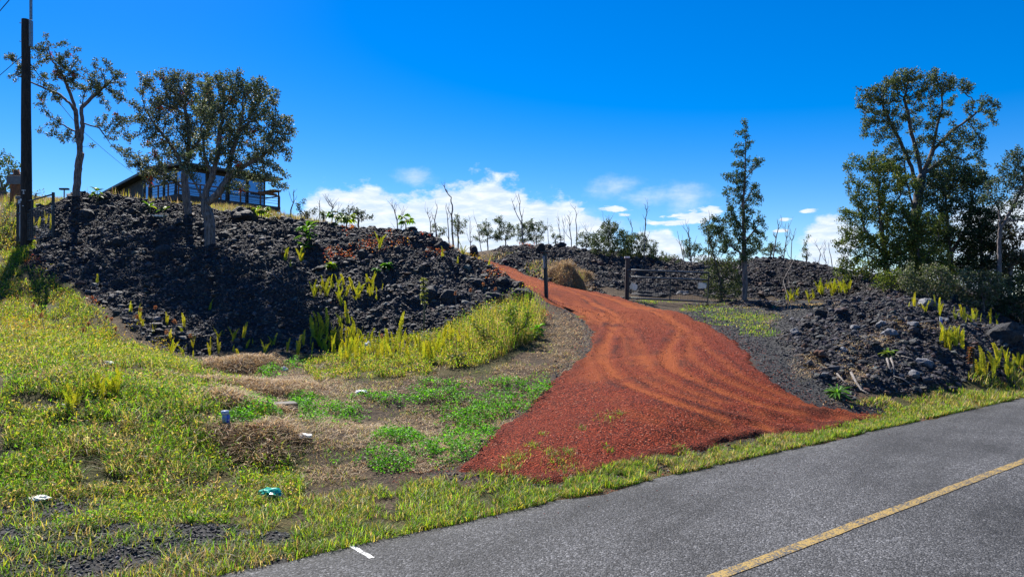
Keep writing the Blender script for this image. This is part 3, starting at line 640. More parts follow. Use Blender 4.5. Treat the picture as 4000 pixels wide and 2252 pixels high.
cover('ground_cover', 'bright green leafy ground cover creeping over the bare soil left of the red driveway',
      [(1720,1550,150,85),(1830,1640,130,90),(1950,1590,120,80),(1350,1620,120,40),(1300,1790,55,35),(1500,1810,130,45),(1720,1760,160,60),(2110,1530,90,70),(1980,1500,120,30),(1180,1420,70,30),(1060,1460,60,22),(1200,1590,90,70),(1000,1600,110,60),(950,1720,160,120),(1900,1750,80,60),(1560,1700,120,30),(1500,1560,160,30),(2080,1620,60,25)],
      300000, [(.07, .22, .02), (.12, .34, .03), (.18, .42, .04), (.03, .10, .012)], .030, .14, -.55, .12, 5.5, 16, ws=[3, 3, 2, 2])
cover('succulent_cover', 'low red and pink succulent ground cover spreading over the black lava',
      [(1320,1010,70,40),(1440,985,110,35),(1560,960,70,30),(1355,900,40,16),(1480,925,80,12),(1640,940,60,12),(1930,1085,70,35),(1700,1010,60,22),(2130,935,50,14),(2070,960,40,12),(2210,1145,90,16),(2110,1235,60,14),(2440,1020,50,14),(2500,1045,60,12),(2330,1170,60,12),(130,950,40,14),(120,1040,50,30),(350,1180,60,20),(1750,975,70,14),(1280,1190,30,16)],
      130000, [(.42, .07, .07), (.30, .09, .07), (.42, .13, .08), (.16, .05, .04), (.40, .22, .07)], .034, .12, -.68, .1, 15, 36, thr=.85, ws=[3, 3, 2, 2, 1])
cover('golden_cover', 'golden yellow weeds growing at the left edge beside the gate and along the lava foot',
      [(40,1180,110,130),(100,1290,150,110),(40,1000,60,120),(330,1290,140,70),(240,1160,90,60),(200,1080,70,40),(520,1280,60,20),(40,870,70,60),(420,1330,120,40),(640,1370,80,25),(2060,1150,60,20),(1920,1010,90,25),(2000,1050,70,20)],
      150000, [(.30, .24, .03), (.22, .22, .03), (.38, .26, .03), (.20, .10, .05)], .026, .26, -.78, .1, 9, 30, m_=m_grass, thr=.8)
# ================================================================ ferns (each a thing)
def fern_mesh(seed, nf=4, Lf=.40, spread=.35):
    r = np.random.default_rng(seed); Vs, Fs, Cs = [], [], []; b = 0
    for k in range(nf):
        az = r.uniform(0, 6.28); lean = r.uniform(.05, spread); L = Lf*r.uniform(.6, 1.1); wv = r.uniform(0, 6.28); base_ = np.array([r.normal(0, .02), r.normal(0, .02), 0])
        def pt(t): return base_+np.array([math.cos(az)*lean*L*t**1.7, math.sin(az)*lean*L*t**1.7, L*(t-.12*lean*t*t)])
        sd_ = np.array([-math.sin(az+wv), math.cos(az+wv), 0]); m_n = 18; g = np.array([r.uniform(.32, .48), r.uniform(.38, .48), .04])*r.uniform(.7, 1.1)
        if r.random() < .12: g = np.array([.25, .13, .05])
        for j in range(m_n):
            t = .12+.88*j/m_n; a = pt(t); c = pt(t+.6/m_n); w_ = L*.085*(math.sin(math.pi*min(1, t*.86+.12))**.6)
            for s_ in (-1, 1):
                tip = (a+c)/2+s_*sd_*w_+np.array([0, 0, .012])+r.normal(0, .003, 3)
                q = [a, c, tip+np.array([0, 0, .006]), tip-np.array([0, 0, .006])]
                Vs += q; Fs += [(b, b+1, b+2), (b, b+2, b+3)]; Cs += [g*r.uniform(.8, 1.2)]*4; b += 4
        a = pt(0); 
        for j in range(6):
            p0, p1 = pt(j/6), pt((j+1)/6); Vs += [p0-sd_*.003, p0+sd_*.003, p1+sd_*.003, p1-sd_*.003]; Fs += [(b, b+1, b+2), (b, b+2, b+3)]; Cs += [g*.8]*4; b += 4
    me = mesh_np('sword_fern', np.array(Vs), np.array(Fs), np.clip(np.array(Cs), 0, 1)); me.materials.append(m_fern); return me
FM = [fern_mesh(100+k, nf=[2, 3, 4, 5, 3, 6][k], Lf=[.3, .4, .36, .42, .48, .4][k], spread=[.2, .3, .4, .5, .25, .8][k]) for k in range(6)]
def fern(px, py, scale, label, group, v=None):
    q = hit(px, py, H); o = bpy.data.objects.new('sword_fern', FM[random.randrange(6) if v is None else v]); COL.objects.link(o)
    o.location = (q[0], q[1], q[2]-.015); o.rotation_euler = (random.uniform(-.1, .1), random.uniform(-.1, .1), random.uniform(0, 6.28)); o.scale = (scale,)*3
    return tag(o, label, 'fern', group)
def ferns(poly, n_, sc, label, group, v=None, mind=10):
    xs = [p[0] for p in poly]; ys = [p[1] for p in poly]; pts = []; t = 0
    while len(pts) < n_ and t < 9000:
        t += 1; a, b = random.uniform(min(xs), max(xs)), random.uniform(min(ys), max(ys))
        if not inpoly(np.array([a]), np.array([b]), poly)[0]: continue
        if any(abs(a-c)+abs(b-d)*1.6 < mind for c, d in pts): continue
        pts.append((a, b)); fern(a, b, random.uniform(*sc), label, group, v)
ferns([(1230,1310),(1480,1330),(1700,1330),(1880,1290),(1900,1380),(1700,1420),(1450,1430),(1330,1420),(1230,1370)], 84, (.65, 1.1), 'yellow green sword fern in the dense band at the foot of the left lava mound', 'sword ferns in the dense band below the left mound', mind=20)
ferns([(1190,1270),(1330,1210),(1400,1300),(1400,1400),(1150,1400)], 26, (.7, 1.2), 'yellow green sword fern on bare lava at the left end of the fern band', 'sword ferns at the left end of the band', mind=26)
ferns([(1210,1130),(1330,1105),(1530,1110),(1530,1180),(1230,1175)], 30, (.55, 1.0), 'pale yellow sword fern in the group halfway up the left lava mound', 'sword ferns halfway up the left mound', mind=20)
ferns([(430,1190),(520,1230),(800,1300),(1100,1340),(1200,1400),(900,1420),(620,1400),(430,1280)], 26, (.6, 1.0), 'small yellow green sword fern scattered along the lower edge of the black lava slope', 'sword ferns along the lower lava edge', mind=40)
ferns([(230,1560),(480,1500),(500,1560),(260,1640)], 15, (.5, .8), 'sword fern standing among low weeds on the grassy bank at the left', 'sword ferns among the left bank weeds', mind=18)
ferns([(3080,1150),(3180,1160),(3180,1185),(3060,1185)], 9, (.8, 1.2), 'yellow sword fern at the base of the far right lava ridge', 'sword ferns at the base of the far right ridge', mind=14)
ferns([(3200,1130),(3330,1130),(3330,1160),(3200,1160)], 10, (1.1, 1.6), 'leaning olive sword fern below the lava ridge near the big right tree', 'sword ferns near the big right tree', v=5, mind=14)
ferns([(3530,1195),(3620,1190),(3900,1250),(3920,1290),(3780,1270),(3600,1230)], 24, (.55, 1.0), 'small yellow sword fern in the line on black lava below the dark thicket', 'sword ferns below the dark thicket', mind=16)
ferns([(3670,1330),(3700,1310),(3770,1330),(3770,1370),(3680,1380)], 14, (.7, 1.2), 'bright green sword fern in the thick clump behind the right rock mound', 'sword ferns in the clump on the right mound', mind=12)
ferns([(3820,1430),(3900,1410),(4040,1420),(4040,1480),(3830,1500)], 22, (.7, 1.2), 'long sword fern in the tangle beside the asphalt at the right edge', 'sword ferns beside the asphalt at the right edge', mind=16)
for (a, b, s_, l) in [(1118,1020,1.1,'sword fern on the dark slope left of the broad leaved plants'),(1180,1025,1.1,'sword fern directly below the broad leaved plants on the mound'),(1137,1045,.7,'tiny sword fern under the taller one left of the broad leaved plants'),
     (1487,975,1.2,'single yellow sword fern amid the red succulents on the mound'),(1727,1010,1.2,'yellow sword fern beside orange leaves near the mound shoulder'),(1810,965,1.2,'sword fern on the skyline shoulder above the driveway'),
     (1787,1030,1,'narrow sword fern on the right shoulder of the left mound'),(1912,1045,1.0,'sword fern rising over the red succulents beside the driveway'),(1570,1290,1.5,'lone sword fern on black rock above the fern band'),(1330,1200,1,'sword fern just below the halfway group'),
     (820,1215,1.0,'single bright green fern on the empty dark slope'),(380,1110,.7,'small yellow fern alone on the left of the dark slope'),(2275,1105,1.3,'sword fern at the right foot of the dry grass heap'),(2260,1100,1.2,'sword fern touching the dry grass heap by the driveway'),
     (155,890,1.3,'sword fern behind the open left gate'),(195,900,1.2,'sword fern just right of the open left gate'),(180,880,1.2,'sword fern seen through the left gate frame')]:
    fern(a, b, s_, l, 'single sword ferns')
# ================================================================ trees
def polyl(P, step):
    P = [np.array(p, float) for p in P]; out = [P[0]]
    for a, b in zip(P[:-1], P[1:]):
        m_ = max(1, int(np.linalg.norm(b-a)/step))
        for i in range(1, m_+1): out.append(a+(b-a)*i/m_)
    return out
def grow(lines, att, step=.16, kill=.24, infl=2.5, iters=120, jit=.35, seed=1, r0=.006, pw=2.35, up=.0):
    """space colonisation from hand placed trunk lines towards the crown points"""
    r = np.random.default_rng(seed); pos_, par = [], []
    for L in lines:
        P = polyl(L, step)
        if not pos_: pos_.append(P[0]); par.append(-1); pi = 0
        else: pi = int(np.argmin([np.sum((np.array(q)-P[0])**2) for q in pos_]))
        for p in P[1:]: pos_.append(p+r.normal(0, .008, 3)); par.append(pi); pi = len(pos_)-1
    N = np.array(pos_); par = list(par); att = att.copy(); act = np.ones(len(att), bool)
    near = np.full(len(att), 0); nd = np.full(len(att), 1e9)
    def upd(start):
        for i in range(start, len(N)):
            d = np.linalg.norm(att-N[i], axis=1); b = d < nd; nd[b] = d[b]; near[b] = i
    d = np.linalg.norm(att[:, None]-N[None], axis=2); near = d.argmin(1); nd = d.min(1)
    for it in range(iters):
        act &= nd > kill
        a = np.where(act & (nd < (infl if it > 2 else 9)))[0]
        if len(a) == 0:
            if act.any(): infl *= 1.5
            else: break
            if infl > 12: break
            continue
        dr = att[a]-N[near[a]]; dr /= np.linalg.norm(dr, axis=1)[:, None]; s_ = np.zeros(N.shape); np.add.at(s_, near[a], dr)
        g = np.unique(near[a]); v = s_[g]; v /= np.linalg.norm(v, axis=1)[:, None]+1e-6; v += r.normal(0, jit, v.shape); v[:, 2] += up; v /= np.linalg.norm(v, axis=1)[:, None]
        new = N[g]+v*step; s0 = len(N); N = np.concatenate([N, new]); par += list(g)
        dn = np.linalg.norm(att[:, None]-new[None], axis=2); am = dn.argmin(1); dm = dn.min(1); b = dm < nd; nd[b] = dm[b]; near[b] = s0+am[b]
        if len(N) > 14000: break
    par = np.array(par); n_ = len(N); kids = np.bincount(par[par >= 0], minlength=n_); acc = np.zeros(n_)
    rad = np.zeros(n_)
    for i in range(n_-1, -1, -1):
        if kids[i] == 0: acc[i] = r0**pw
        rad[i] = acc[i]**(1/pw)
        if par[i] >= 0: acc[par[i]] += acc[i]
    return N, par, rad, kids
def branch_mesh(name, N, par, rad, base_r=None, sides=6):
    if base_r:
        k = base_r/rad[0]; e = math.log(k)/math.log(max(rad[0]/rad.min(), 1.01)) if k > 0 else 0
        rad = rad*(rad/rad.min())**e
    n_ = len(N); D = np.zeros((n_, 3)); D[1:] = N[1:]-N[par[1:]]; main = np.full(n_, -1)
    for i in range(n_-1, 0, -1):
        p = par[i]
        if main[p] < 0 or rad[i] > rad[main[p]]: main[p] = i
    D[0] = N[1]-N[0]; Dn = D/(np.linalg.norm(D, axis=1)[:, None]+1e-9)
    T = Dn.copy(); hm = main >= 0; T[hm] = Dn[hm]+Dn[main[hm]]; T /= np.linalg.norm(T, axis=1)[:, None]+1e-9
    def ring(c, d, r):
        ref = np.tile(np.array([.12, .97, .21]), (len(c), 1)); u = ref-d*(ref*d).sum(1)[:, None]; u /= np.linalg.norm(u, axis=1)[:, None]+1e-9; v = np.cross(d, u)
        t = np.arange(sides)*2*math.pi/sides
        return c[:, None]+(u[:, None]*np.cos(t)[None, :, None]+v[:, None]*np.sin(t)[None, :, None])*r[:, None, None]
    i = np.arange(1, n_); p = par[1:]; ism = main[p] == i
    b = ring(N[p], np.where(ism[:, None], T[p], Dn[i]), np.where(ism, rad[p], rad[i]*1.25)); t = ring(N[i], T[i], rad[i])
    V = np.concatenate([b, t], 1).reshape(-1, 3); k = np.arange(sides); f = np.stack([k, (k+1) % sides, sides+(k+1) % sides, sides+k], -1)
    Fc = (f[None]+2*sides*np.arange(n_-1)[:, None, None]).reshape(-1, 4)
    return mesh_np(name, V, Fc, None, True)
DK = 8.0
OH = [(.04, .055, .025), (.06, .08, .035), (.09, .10, .055), (.16, .15, .11)]
def lobes(L, dens, seed, Y0, dep=.8, shell=.35):
    r = np.random.default_rng(seed); out = []
    for q in L:
        px, py, rx, ry = q[:4]; dY = q[4] if len(q) > 4 else 0; c = at(px, py, Y0+dY); k = (Y0+dY)/F/3.9; a, b = rx*k, ry*k; dd = min((a+b)/2*dep, 1.6)
        n_ = max(5, int(dens*DK*a*b*dd*4.2)); v = r.normal(size=(n_, 3)); v /= np.linalg.norm(v, axis=1)[:, None]; v *= (r.uniform(shell, 1, n_)**.5)[:, None]
        out.append(c+v*np.array([a, dd, b]))
    out = np.concatenate(out); from mathutils import noise as mn_
    kk = np.array([mn_.noise(Vector(p*2.1)+Vector((seed, 0, 0)))+.5*mn_.noise(Vector(p*4.7)) > (-.16 if Y0 < 24.5 and seed < 7 else -.2) for p in out])
    return out[kk]
def tree(name, label, cat, base, lines, L, Y, dens=26, ldens=9, seed=1, base_r=.12, lsz=.062, cols=OH, cw=None, red=0., group=None, mb=m_bark, bare=0., step=.10, r0=.0055, spread=.10, trunkname='trunk', jit=.35, twig=2.2, kill=.13):
    b = hit(*base, H); k_ = Y if Y else b[1]
    b = at(base[0], base[1], Y) if Y else b; b[2] = min(b[2], float(interp(H, b[0], b[1])))-.08
    root = empty(name, b); tag(root, label, cat, group)
    W_ = [[b if i == 0 and j == 0 else at(p[0], p[1], k_+(p[2] if len(p) > 2 else 0)) for i, p in enumerate(ln)] for j, ln in enumerate(lines)]
    att = lobes(L, dens, seed, k_)
    N, par, rad, kids = grow(W_, att, seed=seed, step=step, r0=r0, jit=jit, kill=kill)
    me = branch_mesh(trunkname, N-b, par, rad, base_r); t = link(trunkname, me, root, None, [mb])
    r = np.random.default_rng(seed+5); tip = np.where((rad < rad.min()*twig) & (r.random(len(N)) > bare))[0]; tip = tip[tip > 3]
    if ldens:
        ldens = int(ldens*1.25); C = np.repeat(N[tip], ldens, 0); n_ = len(C); v = r.normal(size=(n_, 3)); v /= np.linalg.norm(v, axis=1)[:, None]
        P3 = C+v*(r.uniform(.1, 1, n_)**.6)[:, None]*spread; P3[:, 2] += .02
        sz = lsz*r.uniform(.65, 1.2, n_); global RNG; sv = RNG; RNG = r
        cc = pal(n_, cols, cw); 
        if red:
            m_ = np.repeat(r.random(len(tip)) < red, ldens); cc[m_] = pal(m_.sum(), [(.30, .03, .03), (.22, .06, .03)])
        o = obj_np('crown', [leaves(P3-b, sz, sz*.72, cc)], m_leaf, root); RNG = sv
    return root
tree('ohia_tree', 'tall airy ohia tree with open twisting branches just right of the utility pole', 'tree', (296,800),
     [[(296,800),(298,740),(306,660),(314,600),(316,560)],[(314,600),(303,520),(296,440),(270,400),(235,370)],[(316,560),(322,490),(318,420),(330,360)],[(303,520),(250,490),(190,450)],[(322,480),(390,500),(430,560),(470,600)],[(300,440),(250,300),(200,230),(182,150)],[(318,420),(380,360),(430,320)],[(235,370),(120,320),(60,290)],[(340,570),(366,572)]],
     [(182,128,16,12),(160,210,50,36),(225,215,40,26),(30,222,34,22),(60,300,46,22),(110,250,40,26),(270,235,60,40),(255,170,14,12),(310,190,16,12),(400,250,44,34),(460,300,34,40),(475,370,22,40),(190,320,60,32),(330,310,70,50),(250,290,50,40),(400,350,50,44),(180,400,50,30),(215,470,46,22),(190,520,36,20),(240,545,34,18),(280,560,14,16),(160,440,34,20),(430,440,44,34),(470,480,36,22),(440,520,26,18),(480,590,30,18),(430,400,40,26),(350,250,30,20)],
     24.3, dens=46, ldens=24, seed=3, base_r=.115, bare=.32, spread=.10, red=.02)
tree('ohia_tree', 'broad dense ohia tree with a pale forked trunk standing in black rocks before the deck', 'tree', (822,908),
     [[(822,908),(818,860),(806,815),(800,790)],[(800,790),(770,730),(745,690),(720,620),(690,560)],[(800,800),(806,740),(830,690),(850,600),(860,500)],[(803,800),(850,760),(890,700),(900,620),(930,520)],[(890,700),(950,650),(1010,620),(1060,580)],[(830,690),(800,620),(790,520)]],
     [(900,345,95,70),(990,390,100,90),(820,360,60,60),(1030,480,80,80),(1090,500,60,60),(1125,530,40,50),(1070,590,70,60),(1080,680,40,55),(1040,740,40,26),(960,560,100,90),(960,660,80,60),(880,480,90,90),(830,560,80,80),(880,620,70,60),(900,720,60,36),(980,730,60,26),(1020,640,60,50),(760,650,60,60),(1150,530,16,18),(1135,470,20,14),(1120,620,26,26),(860,290,24,14),(935,285,20,12),(1010,330,24,20),(1100,730,24,26),(780,420,50,60)],
     20.6, dens=32, ldens=24, seed=4, base_r=.15, red=.015, spread=.12, cols=[(.04,.055,.03),(.07,.09,.05),(.11,.125,.075),(.20,.20,.15)])
tree('ohia_tree', 'reddish tipped ohia tree with a straight dark trunk behind the forked one', 'tree', (738,858),
     [[(738,858),(732,800),(724,740),(722,680)],[(722,680),(690,600),(650,540),(600,480)],[(722,680),(735,600),(740,500),(720,420)],[(724,740),(660,690),(600,660)],[(735,600),(800,520),(830,440)]],
     [(570,300,34,26),(620,330,70,50),(660,300,40,26),(700,340,70,70),(560,355,40,26),(760,400,80,80),(680,430,90,80),(610,440,60,60),(540,420,50,34),(520,470,50,34),(560,500,60,36),(600,540,60,50),(640,600,60,50),(560,600,60,40),(530,640,50,40),(590,680,60,40),(680,660,60,50),(740,540,80,80),(500,550,30,20),(800,330,40,40),(800,295,26,18),(830,420,50,60),(810,480,50,50),(745,300,20,16),(545,290,14,10),(470,470,20,12),(470,580,24,12),(640,710,60,20),(490,500,26,16)],
     23.0, dens=28, ldens=22, seed=5, base_r=.12, red=.025, spread=.12, cols=[(.045,.055,.03),(.075,.085,.045),(.115,.12,.07),(.20,.19,.14)])
tree('slim_tree', 'tall slim tree with a straight grey trunk right of the wide farm gate', 'tree', (2905,1187),
     [[(2905,1187),(2912,1100),(2906,1000),(2906,900),(2903,800),(2910,700),(2912,600),(2914,500)],[(2906,900),(2850,820)],[(2906,950),(2960,880)],[(2903,800),(2950,720)],[(2910,700),(2960,640)],[(2906,1000),(2830,940)]],
     [(2914,492,22,26),(2900,530,32,30),(2925,560,26,30),(2893,585,32,26),(2955,635,34,22),(2975,625,16,22),(2930,650,30,30),(2880,650,34,26),(2850,690,34,26),(2900,710,40,40),(2940,730,34,34),(2855,750,32,30),(2960,770,26,34),(2900,790,46,40),(2870,830,40,40),(2940,850,50,40),(2975,900,34,34),(2900,900,50,44),(2840,880,44,40),(2800,880,36,40),(2930,960,50,40),(2975,955,26,30),(2850,960,50,50),(2900,1010,50,30)],
     26.0, dens=62, ldens=22, seed=6, base_r=.10, bare=.1, spread=.11, cols=[(.03,.05,.02),(.05,.075,.03),(.08,.11,.05)])
tree('leafy_shrub', 'tall bushy shrub growing between the wide gate and the slim tree', 'shrub', (2820,1175),
     [[(2820,1175),(2815,1100),(2790,1000)],[(2815,1100),(2840,1020)],[(2817,1140),(2860,1080)]],
     [(2790,920,44,46),(2760,890,24,34),(2780,1000,44,50),(2830,1040,50,50),(2780,1080,46,46),(2850,1100,50,50),(2800,1140,60,34),(2750,870,16,24),(2870,1140,34,34)],
     27.0, dens=48, ldens=18, seed=7, base_r=.06, bare=.1, spread=.12, cols=[(.03,.045,.02),(.06,.075,.03),(.10,.11,.05)])
BG = [(.03,.05,.018),(.05,.08,.02),(.09,.12,.025),(.13,.15,.03)]
tree('large_tree', 'largest tree at the right, with an open umbrella crown and two rising limbs', 'tree', (3575,1150),
     [[(3575,1150),(3572,1000),(3575,850),(3588,760),(3600,690)],[(3588,760),(3560,650),(3520,560),(3480,480),(3450,420)],[(3600,690),(3585,600),(3560,520),(3545,430),(3530,380)],[(3600,690),(3640,600),(3660,500),(3680,420)],[(3610,680),(3660,640),(3700,610)],[(3640,590),(3720,510),(3790,460),(3830,430)],[(3575,850),(3540,700),(3530,620)]],
     [(3540,300,60,30),(3480,330,70,40),(3420,370,60,36),(3375,400,30,50),(3450,420,60,40),(3600,310,60,40),(3560,370,70,40),(3650,290,30,20),(3690,330,60,36),(3760,350,40,40),(3640,370,50,30),(3400,460,50,40),(3400,520,50,30),(3480,500,50,40),(3800,430,40,26),(3850,400,34,30),(3870,440,30,40),(3890,490,16,26),(3830,490,30,26),(3740,520,50,30),(3700,560,70,30),(3790,570,70,30),(3600,470,60,34),(3640,540,40,30),(3740,610,80,34),(3820,630,30,34),(3540,600,60,30),(3460,570,50,30),(3520,650,50,40),(3600,620,40,24),(3690,660,60,40),(3780,690,60,50),(3850,690,30,40),(3500,450,40,30),(3560,530,40,24),(3630,430,40,30),(3700,450,40,26),(3720,400,30,22),(3350,345,14,20),(3880,400,20,16),(3340,440,16,16),(3450,640,60,40),(3530,700,50,44),(3640,720,50,40),(3720,740,60,50),(3800,560,50,40),(3430,470,40,30),(3660,300,40,22),(3790,330,24,18),(3680,640,60,40),(3590,550,40,30)],
     28.0, dens=32, ldens=24, seed=8, base_r=.19, mb=m_barkd, step=.13, spread=.14, lsz=.075, cols=[(.03,.045,.022),(.05,.07,.032),(.085,.105,.05),(.14,.15,.08)], kill=.17)
tree('bushy_tree', 'yellow green leafy tree on the near left side of the big right hand tree', 'tree', (3470,1135),
     [[(3470,1135),(3460,1000),(3440,860),(3430,740)],[(3460,1000),(3380,900),(3350,800)],[(3440,860),(3520,760)],[(3465,1050),(3400,1000)]],
     [(3430,630,60,36),(3340,640,40,40),(3310,655,24,20),(3380,690,60,50),(3470,700,70,60),(3540,730,50,60),(3400,780,80,60),(3340,830,60,44),(3480,840,90,70),(3300,870,40,36),(3370,920,80,60),(3470,960,90,60),(3290,950,34,40),(3330,1010,60,50),(3420,1050,80,50),(3310,1060,50,36),(3540,880,60,60)],
     26.0, dens=26, ldens=18, seed=9, base_r=.10, spread=.15, lsz=.07, cols=[(.03,.05,.015),(.07,.10,.02),(.13,.15,.03),(.17,.16,.03)], cw=[3,3,2,1.2])
tree('bushy_tree', 'dark leafy tree filling the gap right of the big tree trunk', 'tree', (3720,1150),
     [[(3720,1150),(3710,1000),(3700,850),(3690,720)],[(3710,1000),(3780,880),(3800,760)],[(3700,850),(3640,760)]],
     [(3660,720,60,60),(3740,700,70,60),(3650,820,70,70),(3740,810,80,70),(3820,720,50,60),(3820,830,60,70),(3660,920,80,60),(3760,930,90,60),(3600,960,60,60),(3840,940,60,60),(3640,1020,80,60),(3780,1040,90,60)],
     27.0, dens=26, ldens=18, seed=10, base_r=.11, step=.13, spread=.15, lsz=.075, cols=[(.025,.035,.018),(.045,.06,.025),(.08,.10,.04)])
tree('bushy_tree', 'leafy tree standing in front of the big tree trunk and hiding its lower half', 'tree', (3600,1155),
     [[(3600,1155),(3595,1050),(3580,920)],[(3595,1050),(3650,960)],[(3597,1080),(3530,1000)]],
     [(3560,860,60,60),(3530,930,60,60),(3600,940,70,60),(3660,880,60,50),(3560,1020,80,60),(3650,1010,70,60),(3600,1090,90,50),(3500,1040,60,60),(3690,1080,60,50)],
     25.5, dens=26, ldens=18, seed=13, base_r=.10, spread=.15, lsz=.07, cols=[(.03,.045,.015),(.06,.08,.02),(.10,.12,.03)])
tree('bushy_tree', 'blackish green leafy tree between the large tree and the thin upright trunk', 'tree', (3830,1165),
     [[(3830,1165),(3835,1040),(3830,900)],[(3835,1040),(3900,950)],[(3833,1080),(3780,1000)]],
     [(3840,860,70,60),(3800,940,60,60),(3880,920,60,60),(3920,860,40,60),(3840,1010,80,60),(3920,1000,60,60),(3780,1060,70,60),(3890,1080,80,60),(3960,1060,60,60)],
     26.5, dens=26, ldens=18, seed=14, base_r=.10, spread=.15, lsz=.07, cols=[(.02,.03,.014),(.04,.05,.02),(.06,.07,.03)])
tree('edge_tree', 'tree with a thin upright trunk cut off by the right edge of the view', 'tree', (3905,1180),
     [[(3905,1180),(3903,1000),(3905,860),(3900,780)],[(3905,900),(3960,800),(4000,720)],[(3903,820),(3860,740)],[(3905,860),(4040,860),(4100,800)]],
     [(3960,600,44,30),(4010,620,60,40),(3940,650,50,40),(3990,700,70,50),(3900,720,50,40),(3870,780,40,40),(3960,790,60,44),(4050,720,60,80),(4060,850,70,70),(3900,680,30,24)],
     23.5, dens=26, ldens=18, seed=11, base_r=.06, spread=.13, lsz=.065, cols=[(.025,.04,.025),(.05,.07,.04),(.09,.11,.07)])
tree('thicket_shrub', 'brownish leaning shrub in the thicket behind the thin upright trunk', 'shrub', (3940,1130),
     [[(3940,1130),(3945,1050),(3960,960)],[(3945,1050),(4010,980)]], [(3930,900,60,40),(3990,930,60,50),(3950,1000,80,50),(4040,1000,80,80),(4080,900,70,70),(3880,1060,60,50)], 25.0, dens=26, ldens=18, seed=12, base_r=.07, spread=.16, lsz=.07, cols=[(.05,.035,.02),(.07,.05,.025),(.05,.06,.03)])
for i, (px, py, Ls, lab, cc) in enumerate([
   (3640,1175,[(3560,1080,60,50),(3640,1090,80,60),(3600,1140,80,40),(3700,1130,70,44)],'dark low shrub under the large tree at the left end of the thicket',OH),
   (3840,1200,[(3790,1110,80,60),(3860,1120,80,60),(3820,1170,90,40)],'dark low shrub in the middle of the thicket beside pale fallen branches',OH),
   (3990,1240,[(3940,1160,80,60),(4030,1130,90,80),(3960,1210,80,40),(4060,1230,80,60)],'dark low shrub at the right edge of the thicket',[(.02,.035,.02),(.04,.06,.03)]),
   (3480,1120,[(3440,1090,50,34),(3500,1100,50,40)],'yellow green sapling shrub at the foot of the bushy tree',[(.10,.13,.02),(.16,.18,.03),(.05,.07,.02)])]):
    tree('thicket_shrub', lab, 'shrub', (px, py), [[(px,py),(px,py-40)],[(px,py-20),(px+30,py-60)]], Ls, 22.5+i*.3, dens=36, ldens=18, seed=20+i, base_r=.05, spread=.15, lsz=.065, cols=cc)
tree('round_tree', 'dark green rounded tree far behind at the left edge beyond the utility pole', 'tree', (10,790),
     [[(10,790),(8,740),(0,690)],[(8,740),(50,700)],[(8,750),(-40,700)]], [(-10,625,60,40),(40,650,44,40),(-40,690,80,60),(40,700,50,40),(80,690,20,30),(10,740,60,24)], 42.0, dens=5, ldens=22, seed=31, base_r=.25, step=.3, spread=.30, lsz=.13, cols=BG, kill=.36)
tree('round_tree', 'small yellow green treetop far behind between the utility pole and the gate', 'tree', (135,775),
     [[(135,775),(140,755)]], [(130,745,36,20),(160,755,26,16),(110,755,20,16)], 44.0, dens=4, ldens=16, seed=32, base_r=.12, step=.3, spread=.3, lsz=.12, cols=[(.08,.11,.02),(.14,.16,.03)], kill=.4)
for (b_, L_, lab_, cc_) in [((2015,1345),[(1990,1230,50,40),(2040,1250,44,44),(2070,1300,34,40),(2010,1300,60,44)],'tall leafy weed bush at the right end of the fern band beside the driveway',[(.14,.20,.02),(.22,.24,.03),(.07,.12,.02)]),
   ((1890,1370),[(1880,1290,50,34),(1920,1330,50,34)],'lower leafy weed bush second from the right end of the fern band',[(.12,.16,.03),(.20,.20,.04),(.10,.08,.04)]),
   ((1760,1425),[(1740,1385,60,26),(1800,1400,50,24)],'low brownish green weed bush at the front of the fern band',[(.10,.12,.03),(.14,.10,.05),(.06,.08,.02)])]:
    q_ = hit(*b_, H); tree('weed_bush', lab_, 'bush', b_, [[b_, (b_[0], b_[1]-22)]], L_, float(q_[1]), dens=70, ldens=16, seed=int(b_[0]), base_r=.02, step=.07, spread=.07, lsz=.045, kill=.09, cols=cc_, trunkname='stem')
